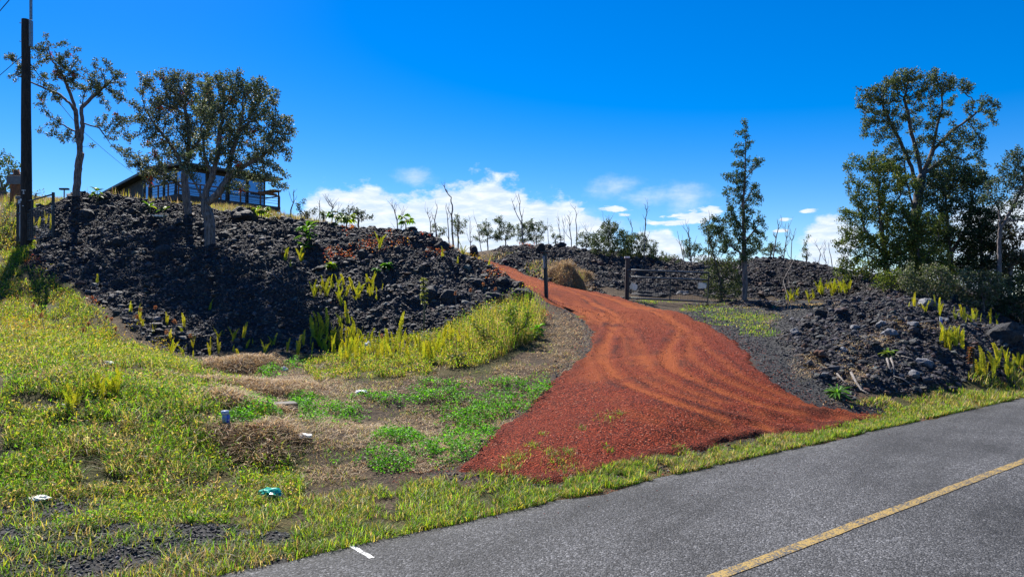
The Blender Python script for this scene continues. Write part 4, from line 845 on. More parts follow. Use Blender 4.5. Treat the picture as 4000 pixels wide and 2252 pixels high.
# hillside and skyline bushes
BU = [((1190,862),[(1165,800,20,20),(1190,790,26,24),(1215,810,24,26),(1195,835,36,24)],26,'grey green bush on the skyline right of the deck'),
 ((1265,862),[(1250,830,12,24),(1270,845,20,16)],27,'thin wispy bush right of the skyline bush beside the deck'),
 ((1400,868),[(1370,830,34,24),(1400,845,40,24),(1350,850,30,16),(1440,850,24,14)],27,'dense dark bush behind the big leaved plants on the crest'),
 ((1790,930),[(1790,835,18,20),(1775,870,22,24),(1805,870,22,24),(1790,905,26,24)],30,'slender leafy shrub beside the tallest bare sapling'),
 ((1705,930),[(1700,890,26,20),(1730,900,22,20)],31,'low thin shrub left of the tallest bare sapling'),
 ((1905,948),[(1890,890,34,26),(1920,915,44,24),(1870,925,30,20),(1905,870,20,16)],38,'leafy bush first in the row along the far skyline'),
 ((1975,948),[(1960,865,30,26),(1980,900,40,30),(1965,930,40,16)],38,'leafy bush second in the row along the far skyline'),
 ((2040,950),[(2030,880,26,24),(2060,900,34,34),(2045,930,36,18)],37,'leafy bush under the two long bare poles on the skyline'),
 ((2095,952),[(2080,868,22,16),(2105,890,30,26),(2095,925,34,22)],37,'leafy bush right of the two long bare poles'),
 ((2170,960),[(2160,905,20,22),(2175,930,26,20)],36,'thin bush behind the crest above the driveway post'),
 ((2290,980),[(2280,930,30,24),(2300,950,34,22),(2270,960,26,14)],35,'thin leafy bush at the left of the rounded skyline bushes'),
 ((2395,1015),[(2380,890,40,30),(2350,930,50,44),(2410,940,60,50),(2360,980,54,34),(2430,985,50,30)],34,'large rounded olive bush on the skyline left of the wooden gate post'),
 ((2500,1025),[(2460,930,36,26),(2500,945,40,34),(2470,985,50,36),(2520,990,40,30)],34.5,'rounded olive bush directly above the wooden gate post'),
 ((2560,1025),[(2545,960,26,26),(2560,1000,34,24),(2600,1010,24,18)],34,'small thin bush at the foot of the lone tall skyline sapling'),
 ((2635,1025),[(2620,1005,16,14),(2650,1012,14,12)],34,'tiny bush on the skyline above the middle of the wide gate'),
 ((2700,1030),[(2690,950,26,26),(2710,975,34,30),(2680,995,26,24),(2720,1005,26,20)],33.5,'branching shrub on the skyline above the right end of the gate'),
 ((3010,1000),[(3020,965,30,20),(3000,980,40,16),(3050,985,26,14)],35,'low dense bush on the ridge right of the slim tree'),
 ((3150,1020),[(3140,970,12,18),(3160,925,14,14),(3150,1000,20,16)],34,'small sapling with leafy tips on the ridge between the slim and the large tree')]
for i, (b, L, Y, lab) in enumerate(BU):
    tree('skyline_bush', lab, 'bush', b, [[b, (b[0], b[1]-25)]], L, Y, dens=60, ldens=18, seed=50+i, base_r=.035, step=.11, spread=.11, lsz=.065, bare=.12, group='bushes along the skyline', cols=[(.04,.06,.025),(.07,.09,.03),(.11,.13,.05)] if i not in (0, 2) else [(.03,.045,.03),(.05,.065,.045),(.08,.09,.06)], trunkname='stem')
# bare saplings
def sapling(pts, r, tw, Y, label, group='bare dead saplings on the skyline', name='bare_sapling'):
    b = at(pts[0][0], pts[0][1], Y); root = None; mb = MB(); P = [Vector(at(p[0], p[1], Y)-b) for p in pts]
    P[0].z -= .5; Q = []
    for a, c in zip(P[:-1], P[1:]):
        for t in (0, .33, .66): Q.append(a.lerp(c, t)+Vector((random.gauss(0, .02), random.gauss(0, .03), 0)))
    Q.append(P[-1]); n_ = len(Q)
    mb.tube(Q, [r*(1-.75*i/(n_-1)) for i in range(n_)], 5)
    for k in range(tw):
        i = random.randint(n_//4, n_-2); q = Q[i].copy(); d = Vector((random.choice((-1, 1))*random.uniform(.3, 1), random.uniform(-.6, .6), random.uniform(.8, 1.6))).normalized()
        R_ = [q]; L = random.uniform(.3, .9)*(1-.5*i/n_)*(Y/30)
        for s_ in range(4):
            q = q+d*L/4; d = (d+Vector((random.gauss(0, .25), random.gauss(0, .25), .22))).normalized(); R_.append(q)
        rr = r*(1-.7*i/n_)*.6; mb.tube(R_, [rr, rr*.8, rr*.6, rr*.45, rr*.3], 4)
        if random.random() < .6:
            d2 = Vector((random.gauss(0, .6), random.gauss(0, .4), 1)).normalized(); mb.tube([R_[2], R_[2]+d2*L*.3+Vector((.02, 0, 0)), R_[2]+d2*L*.55], [rr*.5, rr*.4, rr*.25], 4)
    return tag(mb.build(name, m_dead, None, True, loc=b), label, 'sapling', group)
SP = [([(1130,862),(1135,820),(1150,780),(1148,740)],.035,5,28,'bare forked sapling just right of the deck end'),
 ([(1240,860),(1250,810),(1248,780)],.025,4,28,'thin bare sapling right of the grey green skyline bush'),
 ([(1290,862),(1300,820),(1285,790),(1290,775)],.03,9,28,'bushy bare sapling in front of the white cloud right of the deck'),
 ([(1355,840),(1362,800)],.02,4,30,'small bare tip above the big leaved crest plants'),
 ([(1545,905),(1550,860),(1540,820),(1530,800)],.03,10,29,'fan shaped bare sapling with many twigs against the cloud'),
 ([(1560,905),(1570,860),(1580,815)],.025,6,30,'bare sapling touching the fan shaped one'),
 ([(1685,925),(1680,870),(1670,820)],.028,8,30,'bare twiggy sapling left of the tallest one by the cloud'),
 ([(1705,925),(1700,860),(1708,810),(1706,795)],.028,3,30,'slim bare pole second left of the tallest bare sapling'),
 ([(1758,930),(1748,860),(1740,800)],.028,3,30,'slim bare pole immediately left of the tallest bare sapling'),
 ([(1772,935),(1766,860),(1764,800),(1760,770),(1745,745),(1730,722)],.042,4,30,'tallest bare sapling with a kinked top rising above the cloud'),
 ([(1840,940),(1838,880),(1830,840)],.022,5,33,'faint bare sapling right of the slender leafy shrub'),
 ([(1880,940),(1870,890),(1850,845)],.022,3,34,'leaning bare twig left of the row of skyline bushes'),
 ([(2045,945),(2040,880),(2010,820),(1998,775)],.034,3,35,'left one of the two long bare poles over the skyline bushes'),
 ([(2048,945),(2035,850),(2030,800),(2026,757)],.036,2,35,'right one of the two long bare poles over the skyline bushes'),
 ([(2150,955),(2140,900),(2125,875)],.022,5,36,'short bare sapling left above the driveway post'),
 ([(2190,965),(2188,900),(2182,845)],.026,4,36,'first upright bare pole in the group right of the driveway post'),
 ([(2205,965),(2205,900),(2200,860)],.024,4,36,'second upright bare pole in the group right of the driveway post'),
 ([(2232,970),(2228,900),(2222,850),(2215,838)],.03,5,36,'forked bare pole in the group right of the driveway post'),
 ([(2250,975),(2252,900),(2250,840),(2248,805)],.034,3,36,'tallest bare pole in the group right of the driveway post'),
 ([(2300,975),(2300,920),(2285,890)],.022,7,36,'spreading bare twigs at the left of the rounded olive bushes'),
 ([(2380,900),(2375,875),(2355,860)],.03,8,34,'dead antler like top sticking out of the large rounded bush'),
 ([(2468,935),(2470,890),(2465,865)],.03,5,35,'bare twigs rising above the second rounded bush'),
 ([(2518,1020),(2518,940),(2522,860),(2526,820),(2515,795)],.036,7,34,'lone tall bare sapling with a brushy top above the gate post'),
 ([(2700,1025),(2695,930),(2690,880)],.034,8,33.5,'bare branching top over the skyline shrub near the right end of the gate'),
 ([(2680,1010),(2660,960),(2645,900)],.026,3,33.5,'leaning bare branch left of the shrub near the right end of the gate'),
 ([(2765,1020),(2770,900),(2768,820)],.026,6,31,'bare sapling just left of the slim tree'),
 ([(3020,990),(3030,930),(3040,880),(3035,855)],.034,6,34,'dark bare sapling just right of the slim tree'),
 ([(3060,1000),(3070,930),(3080,870)],.03,9,34,'wide spreading bare sapling on the ridge right of the slim tree'),
 ([(3085,1005),(3095,940),(3110,890)],.026,6,34,'outer right bare sapling of the group beyond the slim tree'),
 ([(3195,1035),(3205,990),(3190,950)],.024,7,33,'low bare sapling on the falling end of the right ridge'),
 ([(3225,1045),(3222,990),(3225,955)],.022,4,33,'bare twig cluster left of the bushy tree'),
 ([(3255,1050),(3245,1000),(3235,945)],.028,2,33,'single bent bare stick beside the bushy tree')]
for q in SP: sapling(*q)
for (pts, r_, lab) in [([(1000,-1)],0,'')][:0]: pass
# fallen branches and sticks
def stick(pts, r, label, group=None, twigs=0, name='fallen_branch', lift=.05):
    P = [hit(a, b, H)+np.array([0, 0, lift+c]) for a, b, c in pts]; o = P[0]; mb = MB(); mb.tube([p-o for p in P], [r*(1-.5*i/(len(P)-1)) for i in range(len(P))], 6)
    for k in range(twigs):
        i = random.randint(0, len(P)-2); q = Vector(P[i]-o).lerp(Vector(P[i+1]-o), random.random()); e = q+Vector((random.gauss(0, .25), random.gauss(0, .2), random.uniform(.05, .35)))
        mb.tube([q, q.lerp(e, .5)+Vector((0, 0, .04)), e], [r*.5, r*.4, r*.2], 4)
    return tag(mb.build(name, m_dead, None, True, loc=o), label, 'branch', group)
stick([(3270,1475,.02),(3295,1500,.0),(3318,1520,0)], .018, 'short pale stick on the rocks left of the long bleached branch')
stick([(3325,1475,.03),(3345,1510,.02),(3365,1535,0),(3395,1550,0)], .024, 'long bleached branch lying at the front foot of the right rock mound')
stick([(3465,1430,.08),(3472,1450,.05),(3480,1470,0)], .022, 'left prong of pale broken wood in the middle of the right mound')
stick([(3480,1430,.1),(3490,1450,.06),(3492,1475,0)], .022, 'right prong of pale broken wood in the middle of the right mound')
stick([(3490,1480,0),(3530,1500,.02),(3570,1520,0)], .014, 'thin grey stick running down from the broken wood')
stick([(3500,1405,.05),(3560,1420,.05),(3600,1440,.02)], .012, 'long thin twig across the right mound')
stick([(3750,1130,.6),(3790,1105,.8),(3850,1083,1.0)], .035, 'pale fallen branch slanting up through the dark thicket', twigs=3)
stick([(3785,1155,.3),(3810,1140,.4),(3825,1120,.5)], .028, 'lower pale fallen branch in the dark thicket')
stick([(1040,1075,.03),(1070,1090,.05),(1100,1110,0)], .014, 'thin pale stick on the dark rock slope', twigs=4)
stick([(1165,1180,.02),(1168,1205,.15),(1160,1225,0)], .014, 'small forked pale twig standing on the dark slope', twigs=4)
stick([(3090,1210,.0),(3060,1150,.5),(3110,1090,.9)], .012, 'thin weathered twig standing on the far ridge slope')
stick([(2905,1095,.9),(2860,1130,.5),(2790,1165,.05)], .016, 'thin branch propped against the slim tree trunk', lift=0)
# ================================================================ big leaved plants
def leafy(name, label, px, py, n_, L, Wd, hgt, cols, tiers=1, lobed=False, group=None, cat='plant', m_=None, Y=None):
    q = hit(px, py, H) if Y is None else at(px, py, Y); root = empty(name, q); tag(root, label, cat, group); r = np.random.default_rng(int(px*7+py)); Vs, Fs, Cs = [], [], []; b = 0
    mb = MB(); top = Vector((r.normal(0, .04), 0, hgt)); mb.tube([(0, 0, -.1), top*.5+Vector((.02, 0, 0)), top], [.02, .016, .012], 6); mb.build('stem', m_stem, root, True)
    for t in range(tiers):
        zc = hgt*(1-.45*t/max(1, tiers-.999)) if tiers > 1 else hgt
        for k in range(n_):
            az = 6.283*k/n_+r.uniform(-.3, .3)+t; el = r.uniform(-.15, .9); l = L*r.uniform(.7, 1.1); d = np.array([math.cos(az)*math.cos(el), math.sin(az)*math.cos(el), math.sin(el)]); s_ = np.array([-math.sin(az), math.cos(az), 0])
            g = np.array(cols[r.integers(len(cols))])*r.uniform(.8, 1.2); st = np.array([0, 0, zc]); pet = l*(.45 if lobed else .1)
            fing = [(a_, 1-.35*abs(a_)/1.2) for a_ in (-1.2, -.7, -.25, .25, .7, 1.2)] if lobed else [(0, 1)]
            for a_, ls in fing:
                dd = d*math.cos(a_)+s_*math.sin(a_); ss = -d*math.sin(a_)+s_*math.cos(a_); w_ = Wd*(.32 if lobed else .5)
                M_ = 5; p0 = st+d*pet
                for j in range(M_+1):
                    u = j/M_; c = p0+dd*l*ls*u*(1-(.35 if lobed else 0))-np.array([0, 0, .35*l*u*u]); ww = w_*(math.sin(math.pi*min(.98, .06+u*.92))**.7)
                    Vs += [c-ss*ww+np.array([0, 0, ww*.35]), c, c+ss*ww+np.array([0, 0, ww*.35])]; Cs += [g*.9, g*1.1, g*.9]
                    if j < M_:
                        o_ = b+3*j; Fs += [(o_, o_+1, o_+4), (o_, o_+4, o_+3), (o_+1, o_+2, o_+5), (o_+1, o_+5, o_+4)]
                b += 3*(M_+1)
    me = mesh_np('foliage', np.array(Vs), np.array(Fs), np.clip(np.array(Cs), 0, 1), True); link('foliage', me, root, None, [m_ or m_broad]); return root
m_stem = simple('green_stem', (.10, .12, .05), (.16, .15, .08), 20, .7, .004)
BL = [(.08,.17,.03),(.05,.12,.03),(.14,.24,.04)]; YL = [(.16,.26,.02),(.24,.30,.03),(.10,.20,.02)]
leafy('broad_leaf_plant','tall glossy broad leaved plant with drooping leaves, upper of two on the mound',1200,955,13,.36,.12,.48,BL,2)
leafy('broad_leaf_plant','shorter glossy broad leaved plant below the tall one on the mound',1188,985,10,.28,.10,.16,BL)
leafy('lobed_leaf_plant','bright lobed leaf plant on the crest below the deck corner',1022,860,9,.36,.14,.30,YL,1,True)
leafy('lobed_leaf_plant','small lobed plant with an orange tinge beside the crest rock right of the deck posts',1065,865,6,.24,.10,.16,[(.2,.2,.04),(.3,.16,.06)],1,True)
leafy('lobed_leaf_plant','wide lobed leaf plant with dark fingers left on the skyline crest',1310,873,10,.42,.14,.30,[(.06,.14,.03),(.12,.2,.03)],1,True)
leafy('lobed_leaf_plant','yellow green lobed leaf plant right beside the wide one on the skyline crest',1352,872,9,.38,.14,.26,YL,1,True)
leafy('lobed_leaf_plant','isolated lobed leaf plant on the skyline near the fan shaped sapling',1585,892,9,.36,.14,.30,YL,1,True)
leafy('round_shrub','rounded yellow green shrublet on the mound above the fern group',1292,1055,40,.16,.07,.12,YL,2)
leafy('round_shrub','bright green spreading shrublet right of the rounded one on the mound',1510,1055,34,.18,.07,.12,[(.08,.22,.03),(.14,.28,.03)],2)
leafy('round_shrub','smaller green shrublet touching the spreading one on its lower left',1468,1068,20,.14,.06,.08,[(.08,.2,.04),(.05,.15,.03)],1)
leafy('broad_leaf_plant','yellow leaved plant before the grass left of the deck',583,838,8,.30,.10,.26,YL)
leafy('broad_leaf_plant','drooping yellow green plant beside a white plank below the deck',643,855,8,.26,.09,.26,YL)
leafy('broad_leaf_plant','leafy shrub with long stems right of the tall airy tree trunk',375,795,9,.30,.10,.40,[(.04,.09,.03),(.08,.14,.04)],2)
leafy('broad_leaf_plant','bright green plant at the right end of the weed band near the driveway',2100,1325,12,.20,.08,.22,[(.08,.26,.02),(.14,.32,.03)],2)
0 and leafy('broad_leaf_plant','bright lettuce green plant on the bare soil near the roadside grass',1320,1795,80,.10,.05,.03,[(.08,.22,.02),(.14,.3,.03)],1)
leafy('broad_leaf_plant','green leafy weed hanging over rocks in the middle of the right mound',3470,1405,12,.2,.05,.14,[(.12,.2,.03),(.2,.24,.04)],1)
leafy('grass_tussock','bright green spiky tussock at the lower left foot of the right mound',3270,1545,50,.26,.025,.04,[(.07,.2,.02),(.12,.26,.03)],1)
leafy('broad_leaf_plant','bright yellow green leafed sapling in front of the thicket',3350,1095,12,.34,.11,.8,YL,2)
leafy('tall_weed','tall pale flowering weed stalk rising through the fern band',1655,1290,26,.10,.04,1.15,[(.2,.22,.08),(.3,.3,.14)],6)
leafy('tall_weed','brown seeded weed stalk near the right edge roadside ferns',3795,1480,22,.08,.03,.60,[(.18,.06,.04),(.14,.08,.04)],6)
# ================================================================ built things
m_black = simple('black_steel', (.012,.012,.014), (.03,.03,.035), 30, .45, .002, .3)
m_galv = simple('grey_steel', (.16,.17,.18), (.30,.31,.32), 20, .4, .002, .7)
m_pole = barkmat('pole_wood', (.010,.008,.007), (.045,.032,.025)); m_dkwood = simple('dark_wood', (.02,.016,.015), (.05,.042,.04), 14, .7, .005)
m_brown = barkmat('brown_wood', (.12,.05,.025), (.24,.11,.055)); m_white = simple('white_board', (.55,.56,.58), (.74,.75,.76), 6, .5, 0)
m_grey = simple('grey_board', (.10,.10,.11), (.16,.16,.17), 8, .6, .002); m_siding, n, p, o = mat('siding')
v = obc(n); wv = n.n('ShaderNodeTexWave', wave_type='BANDS', bands_direction='X'); n.l(v, wv.inputs['Vector']); wv.inputs['Scale'].default_value = 3.2
n.l(n.mix(n.noise(v, 5), (.020,.022,.030), (.035,.036,.046)), p.inputs['Base Color']); p.inputs['Roughness'].default_value = .6; bump(n, p, wv.outputs[0], .02)
m_roof = simple('roof_metal', (.03,.032,.036), (.06,.06,.065), 3, .45, .002, .2)
m_glass, n, p, o = mat('window_glass'); p.inputs['Base Color'].default_value = (.20,.31,.46,1); p.inputs['Roughness'].default_value = .04; p.inputs['Metallic'].default_value = .75  # blue of the reflected sky is put into the pane's base colour
m_deck = simple('deck_timber', (.03,.03,.036), (.07,.065,.07), 10, .65, .003)
m_galv2 = simple('worn_steel', (.05,.055,.06), (.12,.125,.135), 20, .4, .002, .4)
m_pan, n, p, o = mat('panel_plastic'); p.inputs['Base Color'].default_value = (.5,.52,.55,1); tr = n.n('ShaderNodeBsdfTranslucent'); tr.inputs[0].default_value = (.45,.48,.52,1); mx = n.n('ShaderNodeMixShader'); mx.inputs[0].default_value = .5; n.l(p.outputs[0], mx.inputs[1]); n.l(tr.outputs[0], mx.inputs[2]); n.l(mx.outputs[0], o.inputs[0])
# utility pole
q = hit(105, 975, H); pole = empty('utility_pole', q); tag(pole, 'thick dark wooden utility pole with a steel extension behind the open left gate', 'utility pole')
def px2w(px, py, Y): return Vector(at(px, py, Y)-q)
YP = q[1]; top = px2w(101, 76, YP); bot = Vector((0, 0, -.4))
mb = MB(); n_ = 14; mb.tube([bot.lerp(top, i/n_)+Vector((random.gauss(0, .004), 0, 0)) for i in range(n_+1)], [.168-.052*i/n_ for i in range(n_+1)], 16); mb.build('pole_shaft', m_pole, pole, True)
a = px2w(121, 182, YP); b = px2w(121, 80, YP); mb = MB(); mb.bar(a, b, .07, .10, (0, 1, 0)); mb.build('bracket', m_galv, pole)
a = px2w(121, 76, YP); b = px2w(120, -260, YP); mb = MB(); mb.bar(a, b, .062, .06, (0, 1, 0)); mb.build('steel_extension', m_galv, pole)
for py in (89, 161): mb = MB(); c = px2w(86, py, YP); mb.tube([c+Vector((-.06, 0, 0)), c+Vector((.06, 0, 0))], .010, 6); mb.tube([c+Vector((-.065, 0, -.015)), c+Vector((-.065, 0, .02))], .012, 6); mb.build('bolt', m_galv, pole)
for py in (98, 130, 175): mb = MB(); c = px2w(124, py, YP)+Vector((0, -.055, 0)); mb.tube([c, c+Vector((.02, -.015, 0))], .014, 6); mb.build('bolt', m_galv, pole)
for (px_, py_, w_, h_) in ((104, 746, .085, .022), (112.5, 746, .02, .026), (106, 751, .03, .03), (106, 758, .045, .035), (95, 783, .05, .06), (104, 806, .05, .02)):
    c = px2w(px_, py_, YP)+Vector((0, -.165, 0)); mb = MB(); mb.box(c, (w_, .008, h_)); mb.build('tag', m_white, pole, bevel=.002)
def wire(label, P, r, name='overhead_wire', sag=.0):
    P = [Vector(p) for p in P]; o = P[0].copy(); Q = []
    for i in range(21):
        t = i/20; k = t*(len(P)-1); j = min(int(k), len(P)-2); c = P[j].lerp(P[j+1], k-j); c.z -= sag*4*t*(1-t); Q.append(c-o)
    mb = MB(); mb.tube(Q, r, 5); tag(mb.build(name, m_black, None, True, loc=o), label, 'wire')
wire('dark cable crossing the extreme upper left corner of the sky', [at(-250, 330, YP-2), at(0, 42, YP), at(36, 0, YP), at(120, -120, YP)], .014)
wire('thin grey line at the left edge running up to the utility pole', [at(-60, 345, YP+1), at(90, 215, YP)], .010)
wire('thin service wire sloping down from the pole to the dark house', [at(120, 250, YP), at(325, 490, 38), at(520, 675, 54)], .012, sag=.3)
# left gate, swung open: frame of square tube
GY0, GY1 = 23.6, 19.2
def G(px, py, t): return Vector(at(px, py, GY0+(GY1-GY0)*t))
o0 = Vector(hit(72, 950, H)); o0 = G(70, 950, 0); gate = empty('metal_gate', o0); tag(gate, 'small black metal gate swung open in front of the utility pole', 'gate')
tl, tr, bl, br = G(69, 797, 0)-o0, G(208, 758, 1)-o0, G(69, 944, 0)-o0, G(208, 921, 1)-o0
ml, mr_ = G(69, 835, 0)-o0, G(208, 795, 1)-o0
for nm, a, b, w_ in (('rail', tl, tr, .045), ('rail', ml, mr_, .040), ('rail', bl, br, .045)): mb = MB(); mb.tube([a, a.lerp(b, .5), b], w_/2, 8); mb.build(nm, m_black, gate, True)
for nm, a, b in (('upright', tl+Vector((0, 0, .03)), bl-Vector((0, 0, .05))), ('upright', tr+Vector((0, 0, .05)), br-Vector((0, 0, .04))), ('upright', tl.lerp(tr, .46), bl.lerp(br, .46))): mb = MB(); mb.bar(a, b, .055, .055, (0, 1, 0)); mb.build(nm, m_black, gate)
mb = MB()
for i in range(1, 24): t = i/24; mb.tube([ml.lerp(mr_, t), bl.lerp(br, t)], .0022, 4, False)
for i in range(1, 12): t = i/12; mb.tube([ml.lerp(bl, t), mr_.lerp(br, t)], .0022, 4, False)
mb.build('wire_mesh', m_galv, gate)
mb = MB(); mb.tube([tr+Vector((-.01, -.03, -.30)), tr+Vector((-.01, -.03, -.42))], .018, 6); mb.build('latch', m_galv, gate)
b_ = Vector(at(80, 958, 23.7)); t_ = Vector(at(80, 780, 23.7)); mb = MB(); mb.bar((0, 0, -.2), t_-b_, .13, .05, (0, 1, 0))
o = mb.build('gate_post', m_white, None, loc=b_, bevel=.004); tag(o, 'pale weathered post standing behind the hinge side of the open left gate', 'post')
cb = MB(); cb.box(t_-b_+Vector((-.02, 0, .07)), (.22, .14, .10)); c_ = cb.build('post_cap', m_grey, o, bevel=.01)
# board sign behind the pole
b_ = Vector(at(63, 775, 27)); sg = empty('notice_board', b_); tag(sg, 'grey blank notice board on brown wooden posts left of the utility pole', 'sign')
for px_ in (48, 76): mb = MB(); t_ = Vector(at(px_, 680, 27))-b_; mb.bar((t_.x, 0, -.3), t_, .09 if px_ == 48 else .12, .09, (0, 1, 0)); mb.build('post', m_brown, sg)
mb = MB(); c_ = Vector(at(58, 703, 26.9))-b_; mb.box(c_+Vector((0, -.04, 0)), (.56, .03, .32)); mb.build('board', m_grey, sg, bevel=.005)
b_ = Vector(at(65, 780, 30)); mb = MB(); mb.tube([(0, 0, -.4), (.02, 0, .5), (-.03, 0, 1.25)], [.17, .15, .12], 10); tag(mb.build('tree_stump', m_brown, None, True, loc=b_), 'broken reddish brown trunk stub between the board posts', 'stump')
b_ = Vector(at(251, 775, 52)); lp = empty('light_pole', b_); tag(lp, 'tiny distant light pole with a flat double head on the left horizon', 'light pole')
t_ = Vector(at(251, 738, 52))-b_; mb = MB(); mb.tube([(0, 0, -1), t_], .05, 6); mb.build('pole_shaft', m_galv, lp); mb = MB(); mb.box(t_, (.62, .25, .12)); mb.build('lamp_head', m_black, lp)
# driveway number post
q = Vector(hit(2136, 1172, H)); post = empty('number_post', q); tag(post, 'slim black square post with a vertical white number plaque, beside the red driveway', 'post')
t_ = Vector(at(2128, 986, q.y))-q; mb = MB(); R = Matrix.Rotation(math.radians(32), 3, 'Z'); ax = Vector((t_.x, 0, t_.z))
mb.bar(Vector((0, 0, -.2)), ax, .085, .085, (math.sin(.5), math.cos(.5), 0)); mb.build('post_shaft', m_black, post, bevel=.004)
mb = MB(); mb.box(ax+Vector((-.012, 0, .012)), (.20, .15, .03)); mb.build('post_cap', m_black, post, bevel=.004)
dirn = ax.normalized(); fx = Vector((.80, -.60, 0)).normalized(); fn = Vector((-.45, -.89, 0)).normalized(); fx = Vector((.89, -.45, 0))
c_ = ax*.80+fn*.068; Vs = []; K = 24; hw, hl = .034, .135
pts = []
for i in range(K):
    t = 2*math.pi*i/K; pts.append((math.cos(t)*hw, math.sin(t)*hw+(hl if math.sin(t) > 0 else -hl)))
mb = MB(); mb.add([c_+fx*u+dirn*w_ for u, w_ in pts]+[c_+fn*.008+fx*u+dirn*w_ for u, w_ in pts], [tuple(range(K))[::-1], tuple(range(K, 2*K))]+[(i, (i+1) % K, K+(i+1) % K, K+i) for i in range(K)]); mb.build('plaque', m_pan, post)
m_navy = simple('navy_paint', (.01,.03,.12), (.015,.04,.16), 10, .4, 0)
SG = {'2': [(-1,2),(0,3),(1,2),(-1,-3),(1,-3)], '0': [(0,3),(1,1),(1,-1),(0,-3),(-1,-1),(-1,1),(0,3)], '5': [(1,3),(-1,3),(-1,.4),(.6,.4),(1,-1),(.4,-3),(-1,-3)]}
for i, ch in enumerate('20520'):
    cc = c_+fn*.012+dirn*(.125-.062*i); mb = MB(); P = [cc+fx*(u*.015)+dirn*(w_*.0075) for u, w_ in SG[ch]]
    for a, b in zip(P[:-1], P[1:]): mb.bar(a, b, .008, .004, tuple(fn))
    mb.build('numeral', m_navy, post)
# wide farm gate
GA, GB = hit(2446, 1170, H)[1], hit(2766, 1183, H)[1]
q = Vector(hit(2446, 1166, H)); q = Vector(at(2446, 1168, GA)); gt = empty('farm_gate', q); tag(gt, 'wide dark tubular farm gate with wire mesh and two blank white panels', 'gate')
def GG(px, py, t): return Vector(at(px, py, GA+(GB-GA)*t))-q
L0, L1, L2 = GG(2453, 1054, 0), GG(2453, 1081, 0), GG(2453, 1163, 0); R0, R1, R2 = GG(2769, 1065, 1), GG(2768, 1093, 1), GG(2764, 1178, 1)
for a, b in ((L0, R0), (L1, R1), (L2, R2)): mb = MB(); mb.tube([a, b], .03, 8); mb.build('rail', m_galv2, gt, True)
for a, b in ((L0, L2), (R0, R2-Vector((0, 0, .08))), (L0.lerp(R0, .505), L2.lerp(R2, .5))): mb = MB(); mb.bar(a, b, .04, .04, (0, 1, 0)); mb.build('upright', m_black, gt)
mb = MB()
for i in range(1, 44): t = i/44; mb.tube([L1.lerp(R1, t), L2.lerp(R2, t)], .0035, 4, False)
for i in range(1, 12): t = i/12; mb.tube([L1.lerp(L2, t), R1.lerp(R2, t)], .0035, 4, False)
mb.build('wire_mesh', m_black, gt)
def panel(pts, t):
    P = [GG(a, b, t)+Vector((0, .02, 0)) for a, b in pts]; n_ = len(P); mb = MB(); mb.add(P+[p+Vector((0, .012, 0)) for p in P], [tuple(range(n_)), tuple(range(n_, 2*n_))[::-1]]+[(i, (i+1) % n_, n_+(i+1) % n_, n_+i) for i in range(n_)]); mb.build('panel', m_pan, gt)
panel([(2459,1119),(2468,1103),(2490,1112),(2491,1124),(2483,1134),(2463,1127)], .05); panel([(2727,1104),(2757,1104),(2762,1110),(2759,1125),(2727,1127)], .87)
q2 = Vector(at(2447, 1170, GA+.12)); mb = MB(); t_ = Vector(at(2452, 1008, GA+.12))-q2; mb.bar((0, 0, -.3), t_, .13, .13, (0, 1, 0)); o = mb.build('gate_post', m_dkwood, None, loc=q2, bevel=.006); tag(o, 'tall dark wooden post carrying the wide farm gate, with a pale cap', 'post')
mb = MB(); mb.box(t_+Vector((-.02, 0, .03)), (.17, .14, .05)); mb.build('post_cap', m_white, o, bevel=.006)
# stakes, litter
m_blue = simple('blue_plastic', (.02,.10,.55), (.03,.13,.65), 8, .35, 0); m_pvc = simple('grey_pvc', (.30,.38,.50), (.40,.47,.58), 8, .35, 0)
q = Vector(hit(882, 1680, H)); wp = empty('water_pipe', q); tag(wp, 'upright blue topped plastic pipe standing in the grass on the left', 'pipe')
mb = MB(); t_ = Vector(at(879, 1614, q.y))-q; mb.tube([(0, 0, -.1), t_*.5, t_], [.036, .036, .034], 12); mb.build('pipe_body', m_pvc, wp, True)
mb = MB(); mb.box(t_*.52+Vector((.036, -.01, .0)), (.026, .03, t_.z*.80)); mb.build('blue_tape', m_blue, wp, bevel=.004); mb = MB(); mb.tube([t_-Vector((0, 0, .01)), t_+Vector((0, 0, .03))], .042, 12); mb.build('pipe_cap', m_pvc, wp, True)
q = Vector(hit(3677, 1268, H)); st = empty('survey_stake', q); tag(st, 'short blue and white stake on the right rock mound', 'stake'); t_ = Vector(at(3674, 1238, q.y))-q
mb = MB(); mb.tube([(0, 0, -.05), t_*.6], .03, 8); mb.build('stake_body', m_blue, st); mb = MB(); mb.tube([t_*.6, t_], .03, 8); mb.build('stake_top', m_white, st)
m_green = simple('green_plastic', (.02,.30,.20), (.04,.42,.30), 12, .2, .004); m_paper = simple('litter_paper', (.50,.50,.48), (.74,.74,.72), 10, .6, .01)
def crumple(name, label, px, py, w_, h_, m_, cat='litter', lift=.02, seed=0, group=None):
    q = hit(px, py, H); bm_ = __import__('bmesh').new(); __import__('bmesh').ops.create_icosphere(bm_, subdivisions=3, radius=1); r = np.random.default_rng(seed+int(px))
    off = r.uniform(0, 50, 3)
    for v in bm_.verts:
        c = v.co; k = 1+.22*math.sin(c.x*5+off[0])*math.sin(c.y*6+off[1])+.16*math.sin(c.z*9+off[2]+c.x*7)+.08*math.sin(c.x*17+c.y*13); v.co = Vector((c.x*w_*k, c.y*w_*.7*k, c.z*h_*k))
    me = bpy.data.meshes.new(name); bm_.to_mesh(me); bm_.free(); return tag(link(name, me, None, (q[0], q[1], q[2]+lift), [m_]), label, cat, group)
crumple('plastic_bag', 'crumpled green plastic bag lying in the roadside grass', 1055, 1950, .10, .045, m_green, lift=.05)
